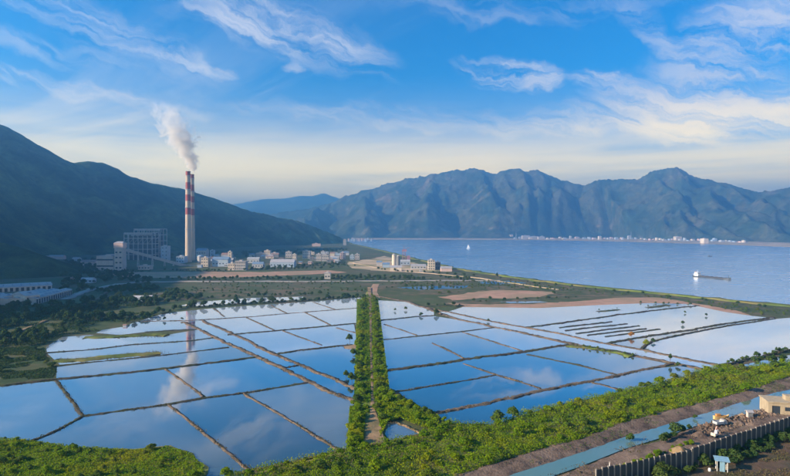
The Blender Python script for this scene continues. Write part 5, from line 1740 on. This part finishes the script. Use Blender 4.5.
def cargo_ship():
    a, b = at(694, 276.6, 0.3), at(731, 280.0, 0.3)
    c = (a + b) / 2
    L = (b - a).length
    o = empty('cargo_ship', c, math.atan2(b.y - a.y, b.x - a.x))
    tag(o, 'long dark cargo ship with a white bridge at its stern', 'ship')
    MB().add(*hull_mesh(L, 9.5, 1.7, 0.16, 1.5, 24)).build('hull', M['hull_dark'], o)
    MB().box(-L * 0.30, L * 0.38, -3.6, 3.6, 1.72, 2.5).build('hatch_cover', M['hatch_rust'], o)
    MB().box(-L * 0.46, -L * 0.335, -4.0, 4.0, 2.0, 5.2).build('deckhouse', M['white_paint'], o)
    MB().box(-L * 0.445, -L * 0.36, -3.7, 3.7, 5.21, 7.6).build('bridge', M['white_paint'], o)
    MB().box(-L * 0.36, -L * 0.358, -3.3, 3.3, 6.0, 7.0).build('bridge_window', M['window_dark'], o)
    MB().box(-L * 0.452, -L * 0.352, -4.1, 4.1, 7.61, 7.9).build('bridge_roof', M['white_paint'], o)
    MB().lathe([(0.9, 5.2), (0.8, 8.8)], 12, (-L * 0.455, 0)).build('funnel', M['orange_paint'], o)
    MB().bar((-L * 0.40, 0, 7.9), (-L * 0.40, 0, 12.0), 0.35).build('mast', M['white_paint'], o)
    MB().bar((L * 0.44, 0, 2.5), (L * 0.44, 0, 7.0), 0.4).build('foremast', M['hull_dark'], o)
    for i in range(6):
        x = -L * 0.27 + i * L * 0.125
        MB().box(x - 0.25, x + 0.25, -3.9, 3.9, 2.5, 3.0).build('hatch_beam', M['hull_dark'], o)


cargo_ship()


def sail_boat():
    c = at(468.3, 248.6, 0.3)
    o = empty('sailing_boat', c)
    tag(o, 'tiny white sailing boat alone in the middle of the bay', 'boat')
    MB().add(*hull_mesh(15, 4.4, 1.5, 0.4, 0.6)).build('hull', M['white_paint'], o)
    MB().bar((0.5, 0, 1.2), (0.5, 0, 19), 0.35).build('mast', M['white_paint'], o)
    vs = [(0.2, 0, 3), (-5, 1.2, 3), (0.2, 0, 18), (0.2, 0.12, 3), (-5, 1.32, 3), (0.2, 0.12, 18), (-2.3, 1.0, 10), (-2.3, 1.12, 10)]
    MB().add(vs, [(0, 1, 6, 2), (5, 7, 4, 3), (0, 3, 4, 1), (1, 4, 7, 6), (6, 7, 5, 2), (2, 5, 3, 0)]).build('mainsail', M['sail_cloth'], o)
    vs = [(0.9, 0, 16), (6.4, 0, 2), (1.2, 0.9, 3), (0.9, 0.12, 16), (6.4, 0.12, 2), (1.2, 1.02, 3)]
    MB().add(vs, [(0, 1, 2), (5, 4, 3), (0, 3, 4, 1), (1, 4, 5, 2), (2, 5, 3, 0)]).build('jib', M['sail_cloth'], o)


sail_boat()


def small_boat(label, p, L, rz, hull, deck, cabin, name='boat', ch=1.65):
    o = empty(name, p, rz)
    tag(o, label, 'boat')
    MB().add(*hull_mesh(L, L * 0.27, L * 0.075 + 0.3, 0.35, 0.5)).build('hull', M[hull], o)
    MB().box(-L * 0.42, L * 0.28, -L * 0.09, L * 0.09, L * 0.075 + 0.32, L * 0.075 + 0.55).build('deck', M[deck], o)
    MB().box(-L * 0.36, -L * 0.10, -L * 0.08, L * 0.08, L * 0.075 + 0.56, L * 0.075 + 0.55 + ch).build('cabin', M[cabin], o)
    MB().box(-L * 0.38, -L * 0.08, -L * 0.095, L * 0.095, L * 0.075 + 0.56 + ch, L * 0.075 + 0.74 + ch).build('cabin_roof', M[deck], o)
    return o


small_boat('little dark boat far out to the right of the ship', at(710, 256.6, 0.3), 13, 0.1, 'hull_dark', 'hatch_rust', 'dark_wall')

# ------------------------------------------------------------------ the works yard in the lower right
yz = 1.15
small_boat('flat orange work boat drawn up at the near edge of the canal', at(721.5, 418.0, yz), 6.6, R(4), 'yellow_paint', 'orange_paint', 'orange_paint', 'work_boat', 0.5)


def truck(label, p, rz):
    o = empty('truck', p, rz)
    tag(o, label, 'truck')
    MB().box(-2.6, 0.9, -1.05, 1.05, 0.75, 1.0).build('chassis', M['dark_steel'], o)
    bed = MB().box(-2.6, 0.8, -1.1, 1.1, 1.01, 1.15)
    for (x0, x1, y0, y1) in ((-2.6, 0.8, -1.1, -1.02), (-2.6, 0.8, 1.02, 1.1), (-2.6, -2.52, -1.02, 1.02), (0.72, 0.8, -1.02, 1.02)):
        bed.box(x0, x1, y0, y1, 1.15, 1.95)
    bed.build('load_bed', M['grey_wall'], o)
    cab = [(0.95, -1.0, 0.6), (2.7, -1.0, 0.6), (2.7, 1.0, 0.6), (0.95, 1.0, 0.6), (0.95, -1.0, 2.4), (2.1, -1.0, 2.4), (2.1, 1.0, 2.4), (0.95, 1.0, 2.4), (2.6, -1.0, 1.45), (2.6, 1.0, 1.45)]
    MB().add(cab, [(3, 2, 1, 0), (4, 5, 6, 7), (0, 1, 8, 5, 4), (2, 3, 7, 6, 9), (3, 0, 4, 7), (1, 2, 9, 8), (8, 9, 6, 5)]).build('cab', M['white_wall'], o)
    MB().add([(2.62, -0.85, 1.52), (2.62, 0.85, 1.52), (2.18, 0.85, 2.32), (2.18, -0.85, 2.32), (2.58, -0.85, 1.5), (2.58, 0.85, 1.5), (2.12, 0.85, 2.3), (2.12, -0.85, 2.3)],
             [(0, 1, 2, 3), (7, 6, 5, 4), (0, 4, 5, 1), (1, 5, 6, 2), (2, 6, 7, 3), (3, 7, 4, 0)]).build('windscreen', M['window_dark'], o)
    wm = MB()
    for i in range(16):
        pass
    prof = [(0.05, -0.16), (0.45, -0.16), (0.48, -0.1), (0.48, 0.1), (0.45, 0.16), (0.05, 0.16)]
    wl = MB().lathe(prof, 16)
    me = mesh_from('wheel', [(v[0], v[2], v[1] + 0.48) for v in wl.v], wl.f, [M['tyre_rubber']])
    for (x, y) in ((1.7, -0.95), (1.7, 0.95), (-1.6, -0.95), (-1.6, 0.95)):
        link('wheel', me, o, (x, y, 0))
    return o


truck('small white flatbed truck standing below the orange boat', at(720, 425.6, yz), R(14))


def excavator(label, p, rz, s):
    o = empty('excavator', p, rz)
    o.scale = (s, s, s)
    tag(o, label, 'excavator')
    for sg in (-1, 1):
        t = MB()
        pts = [(-1.5, 0.0), (1.5, 0.0), (1.85, 0.4), (1.5, 0.8), (-1.5, 0.8), (-1.85, 0.4)]
        vs = [(x, sg * 0.75 - 0.28, z) for (x, z) in pts] + [(x, sg * 0.75 + 0.28, z) for (x, z) in pts]
        t.add(vs, [tuple(range(6)), tuple(reversed(range(6, 12)))] + [((i + 1) % 6, i, 6 + i, 6 + (i + 1) % 6) for i in range(6)])
        t.build('track', M['tyre_rubber'], o)
    MB().box(-1.5, 1.2, -1.05, 1.05, 0.85, 1.5).build('body', M['cream_wall'], o)
    MB().box(-1.5, -0.7, -1.05, 1.05, 1.51, 2.1).build('counterweight', M['cream_wall'], o)
    MB().box(0.0, 1.2, -1.0, 0.0, 1.51, 3.1).build('cab', M['white_paint'], o)
    MB().box(1.2, 1.24, -0.9, -0.1, 1.9, 2.95).build('windscreen', M['window_dark'], o)
    MB().bar((1.1, 0.45, 1.6), (3.2, 0.45, 4.0), 0.35, 0.5).build('boom', M['pink_arm'], o)
    MB().bar((3.2, 0.45, 4.0), (4.6, 0.45, 2.4), 0.28, 0.36).build('arm', M['pink_arm'], o)
    bk = [(4.4, 0.1, 2.4), (4.9, 0.1, 2.3), (5.0, 0.1, 1.6), (4.3, 0.1, 1.5)]
    MB().add(bk + [(x, 0.8, z) for (x, y, z) in bk], [(3, 2, 1, 0), (4, 5, 6, 7), (0, 1, 5, 4), (1, 2, 6, 5), (2, 3, 7, 6), (3, 0, 4, 7)]).build('bucket', M['dark_steel'], o)


excavator('small white excavator with pinkish arm beside the fence', at(714.5, 437.0, yz), R(35), 0.82)

building('hut', 'small pinkish hut on the rubble near the canal', 'hut', at(750.5, 418.0, yz), 1.8, 1.8, 2.4, R(-8), wall='pink_wall', roof='pale_roof', style='gable', door=True)


def concrete_building():
    a, b = at(772, 415.5, yz), at(806, 414.5, yz)
    c = (a + b) / 2
    w = (b - a).length
    h = 5.2
    o = empty('concrete_building', (c.x, c.y, yz - 0.4), R(-14))
    tag(o, 'sand coloured flat concrete building with a dark doorway at the right edge', 'building')
    # wall with a real opening
    x0, x1, d0, d1 = -w / 2, w / 2, -w / 2 + 1.4, -w / 2 + 4.6
    mb = MB()
    mb.box(x0, d0, 0, 0.4, -0.3, h).box(d1, x1, 0, 0.4, -0.3, h).box(d0, d1, 0, 0.4, 3.9, h)
    mb.box(x0, x0 + 0.4, 0.4, 9, -0.3, h).box(x1 - 0.4, x1, 0.4, 9, -0.3, h).box(x0 + 0.4, x1 - 0.4, 8.6, 9, -0.3, h)
    mb.build('wall', M['warm_concrete'], o)
    MB().box(x0 - 0.3, x1 + 0.3, -0.3, 9.3, h + 0.003, h + 0.45).build('roof', M['warm_concrete'], o)
    MB().box(d0 + 0.003, d1 - 0.003, 0.30, 0.36, 0, 3.9).build('doorway_shade', M['window_dark'], o)  # dark sheet standing in for the shade inside the open doorway
    MB().box(x0 + 6.2, x0 + 8.4, -0.06, 0.03, 2.0, 3.6).build('window', M['window_dark'], o)
    MB().box(0, w * 0.3, 3, 6.5, h + 0.46, h + 2.4).build('roof_room', M['warm_concrete'], o)
    return o


concrete_building()


def fence(label, p, q, h, n, seed):
    r = random.Random(seed)
    d = q - p
    L = d.length
    o = empty('fence', p, math.atan2(d.y, d.x))
    tag(o, label, 'fence')
    slope = (q.z - p.z) / L
    pw = 0.34
    for i in range(n + 1):
        x = L * i / n
        MB().box(x - pw / 2, x + pw / 2, -0.26, 0.2, -0.8 + slope * x, h + r.uniform(-0.15, 0.2) + slope * x).build('post', M['fence_post'], o)
    for i in range(n):
        xa, xb = L * i / n + pw / 2 + 0.02, L * (i + 1) / n - pw / 2 - 0.02
        hh = h - r.uniform(0.15, 0.5)
        MB().box(xa, xb, -0.05, 0.05, -0.6 + slope * xa, hh + slope * xa).build('panel', M['fence_panel'], o)
    return o


fence('lower tall dark panel fence with pale posts at the bottom edge', at(596, 488, 0.9), at(691.5, 467, 0.9), 6.0, 17, 1)
fence('taller dark panel fence with pale posts below the works yard', at(692.5, 466.5, 0.95), at(800, 428.5, 0.95), 6.4, 22, 2)


def heap(label, px, py, rx, ry, h, mat, seed):
    c = at(px, py, yz)
    n, k = 20, 8
    vs, fs = [(0, 0, h)], []
    for j in range(1, k + 1):
        t = j / k
        for i in range(n):
            a = 2 * math.pi * i / n
            m = 1 + 0.45 * (float(fbm(math.cos(a) * 1.6 + seed, math.sin(a) * 1.6 + t * 1.3, 4, seed)) - 0.5) * 2
            z = h * (1 - t ** 1.3) * (0.75 + 0.5 * float(fbm(math.cos(a) * t * 3 + seed, math.sin(a) * t * 3, 4, seed + 2))) - 0.7 * t
            vs.append((math.cos(a) * rx * t * m, math.sin(a) * ry * t * m, z))
    for i in range(n):
        fs.append((0, 1 + i, 1 + (i + 1) % n))
        for j in range(k - 1):
            a, b = 1 + j * n, 1 + (j + 1) * n
            fs.append((a + i, b + i, b + (i + 1) % n, a + (i + 1) % n))
    me = mesh_from('earth_heap', vs, fs, [M[mat]], True)
    o = link('earth_heap', me, None, c)
    return tag(o, label, 'heap')


for (lab, x, y, rx, ry, h, m, sd) in [
    ('sandy heap at the left end of the works yard', 680, 452, 4.6, 3.2, 2.2, 'sand_path', 3), ('dark earth heap left of the excavator', 700, 436, 3.6, 3.0, 2.0, 'spoil', 4),
    ('brown heap between the truck and the hut', 738, 424, 5.2, 2.8, 1.6, 'spoil', 5), ('low grey heap below the hut', 752, 425, 5.0, 2.2, 1.3, 'spoil', 6),
    ('dark heap right of the hut', 763, 417.5, 3.4, 2.0, 1.5, 'dark_earth', 7), ('small heap left of the truck', 708, 426, 2.6, 1.8, 1.2, 'dark_earth', 8),
    ('reddish heap behind the hut', 742, 415.5, 3.2, 1.6, 1.2, 'clay', 9), ('low earth heap in the middle of the yard', 727, 430.5, 4.0, 1.8, 1.1, 'spoil', 10)]:
    heap(lab, x, y, rx, ry, h, m, sd)
bank_poly = belt_bot[1:] + list(reversed(canal_top[1:]))
ground_cover('bank_weeds', bank_poly, 16000, 0.22, 1.3, M['leaf_row'], 'green weeds in clumps on the bare canal bank', 51, 0.9, 8, 0.52)
yard_poly = canal_bot[1:] + list(reversed(fence_base[1:]))
ground_cover('yard_weeds', yard_poly, 12000, 0.22, 0.9, M['leaf_dry'], 'weeds on the churned earth of the works yard', 52, 0.7, 10, 0.52)
ground_cover('field_weeds', [(620, 490), (700, 473), (760, 449), (800, 434), (830, 470), (800, 500)], 9000, 0.22, 0.5, M['leaf_dry'], 'sparse weeds on the dark earth before the fence', 53, 0.5, 9, 0.52)
# loose rubble of the yard as one mass
rb = MB()
rr = random.Random(31)
for (x, y) in scatter([(690, 432), (700, 427), (726, 421), (770, 409), (776, 418), (740, 430), (715, 438), (692, 442)], 420, 0.35, rr):
    s = rr.uniform(0.12, 0.55)
    c, z = (x, y), yz - 0.05
    a = rr.uniform(0, 3)
    pts8 = []
    for (i, j, k) in ((-1, -1, 0), (1, -1, 0), (1, 1, 0), (-1, 1, 0), (-.7, -.8, 1), (.8, -.6, 1), (.6, .8, 1), (-.8, .6, 1)):
        u, v = i * s * rr.uniform(.6, 1.3), j * s * rr.uniform(.5, 1.0)
        pts8.append((x + u * math.cos(a) - v * math.sin(a), y + u * math.sin(a) + v * math.cos(a), z + k * s * rr.uniform(0.7, 1.8)))
    rb.add(pts8, [(3, 2, 1, 0), (4, 5, 6, 7), (0, 1, 5, 4), (1, 2, 6, 5), (2, 3, 7, 6), (3, 0, 4, 7)])
tag(rb.build('rubble', M['spoil']), 'broken stones scattered over the works yard', 'rubble', None, 'stuff')

# light blue shed in front of the fence, barrel and marker pole
o = empty('shelter', at(721.5, 470.5, 0.7), R(-20))
tag(o, 'light blue sheet-roofed shelter in the dark below the fence', 'shelter')
for (x, y) in ((-1.5, -1.0), (1.5, -1.0), (-1.5, 1.0), (1.5, 1.0)):
    MB().bar((x, y, 0), (x, y, 3.5), 0.14).build('post', M['white_paint'], o)
MB().add([(-2.2, -1.5, 3.5), (2.2, -1.5, 3.5), (2.2, 1.5, 4.1), (-2.2, 1.5, 4.1), (-2.2, -1.5, 3.6), (2.2, -1.5, 3.6), (2.2, 1.5, 4.2), (-2.2, 1.5, 4.2)],
         [(3, 2, 1, 0), (4, 5, 6, 7), (0, 1, 5, 4), (1, 2, 6, 5), (2, 3, 7, 6), (3, 0, 4, 7)]).build('roof', M['cyan_sheet'], o)
MB().box(-0.7, 0.75, -0.98, -0.9, 0, 3.4).build('screen', M['cyan_sheet'], o)
o = empty('barrel', at(709.5, 471.5, 0.55))
tag(o, 'white barrel left of the light blue shelter', 'barrel')
MB().lathe([(0.36, 0), (0.42, 0.35), (0.42, 0.75), (0.36, 1.1)], 16).build('drum', M['white_paint'], o)
MB().lathe([(0.43, 0.52), (0.445, 0.55), (0.43, 0.58)], 16, cap=False).build('hoop', M['steel'], o)
o = empty('marker_pole', at(609.5, 473.5, 1.0))
tag(o, 'thin pale pole standing at the lower end of the yard', 'pole')
MB().lathe([(0.16, -0.3), (0.12, 3.4)], 10).build('pole', M['white_paint'], o)
MB().box(-0.2, 0.2, -0.03, 0.03, 3.41, 3.8).build('marker', M['cream_wall'], o)

# shrubs along the fence and on the yard edge
row([(640, 489), (668, 480), (690, 472.5), (726, 461), (760, 446.5), (800, 432)], 3.0, 0.6, 'dark bush along the foot of the tall fence, # from the left', 'bushes along the fence', DARK, 1.3, 'bush', 'bush', z=0.5, sz=0.8)
row([(735, 466), (750, 458), (770, 446), (795, 437)], 2.8, 0.5, 'dark bush in the outer row before the fence, # from the left', 'bushes before the fence', DARK, 1.6, 'bush', 'bush', z=0.4, sz=0.8)
row([(618, 473), (635, 467), (650, 461), (672, 453), (690, 447)], 2.0, 0.40, 'low yellowish shrub on the yard edge behind the fence, # from the left', 'shrubs behind the fence', BELT, 0.9, 'shrub', 'shrub', z=0.9, sz=0.8)
row([(664, 444), (672, 440), (680, 436), (688, 432)], 2.2, 0.5, 'dark bush in the clump at the yard end, # from the left', 'bushes at the yard end', DARK, 0.9, 'bush', 'bush', z=0.9, sz=0.9)
row([(610, 482), (630, 486), (660, 489)], 3.0, 0.4, 'dark shrub at the bottom edge before the lower fence, # from the left', 'shrubs before the lower fence', DARK, 0.9, 'shrub', 'shrub', z=0.6)

# ------------------------------------------------------------------ haze
hv = MB().box(-15000, 15000, -800, 14500, -4, 860)
hm = bpy.data.materials.new('haze')
hm.use_nodes = True
hm.node_tree.nodes.clear()
T = NT(hm.node_tree)
out = T.new('ShaderNodeOutputMaterial')
pv = T.new('ShaderNodeVolumePrincipled')
pv.inputs['Color'].default_value = (*HAZE_COLOR, 1)
pv.inputs['Density'].default_value = HAZE_DENSITY
pv.inputs['Anisotropy'].default_value = 0.75
T.l.new(pv.outputs[0], out.inputs['Volume'])
tag(hv.build('haze', hm), 'thin blue haze over the whole bay', 'haze', None, 'stuff')
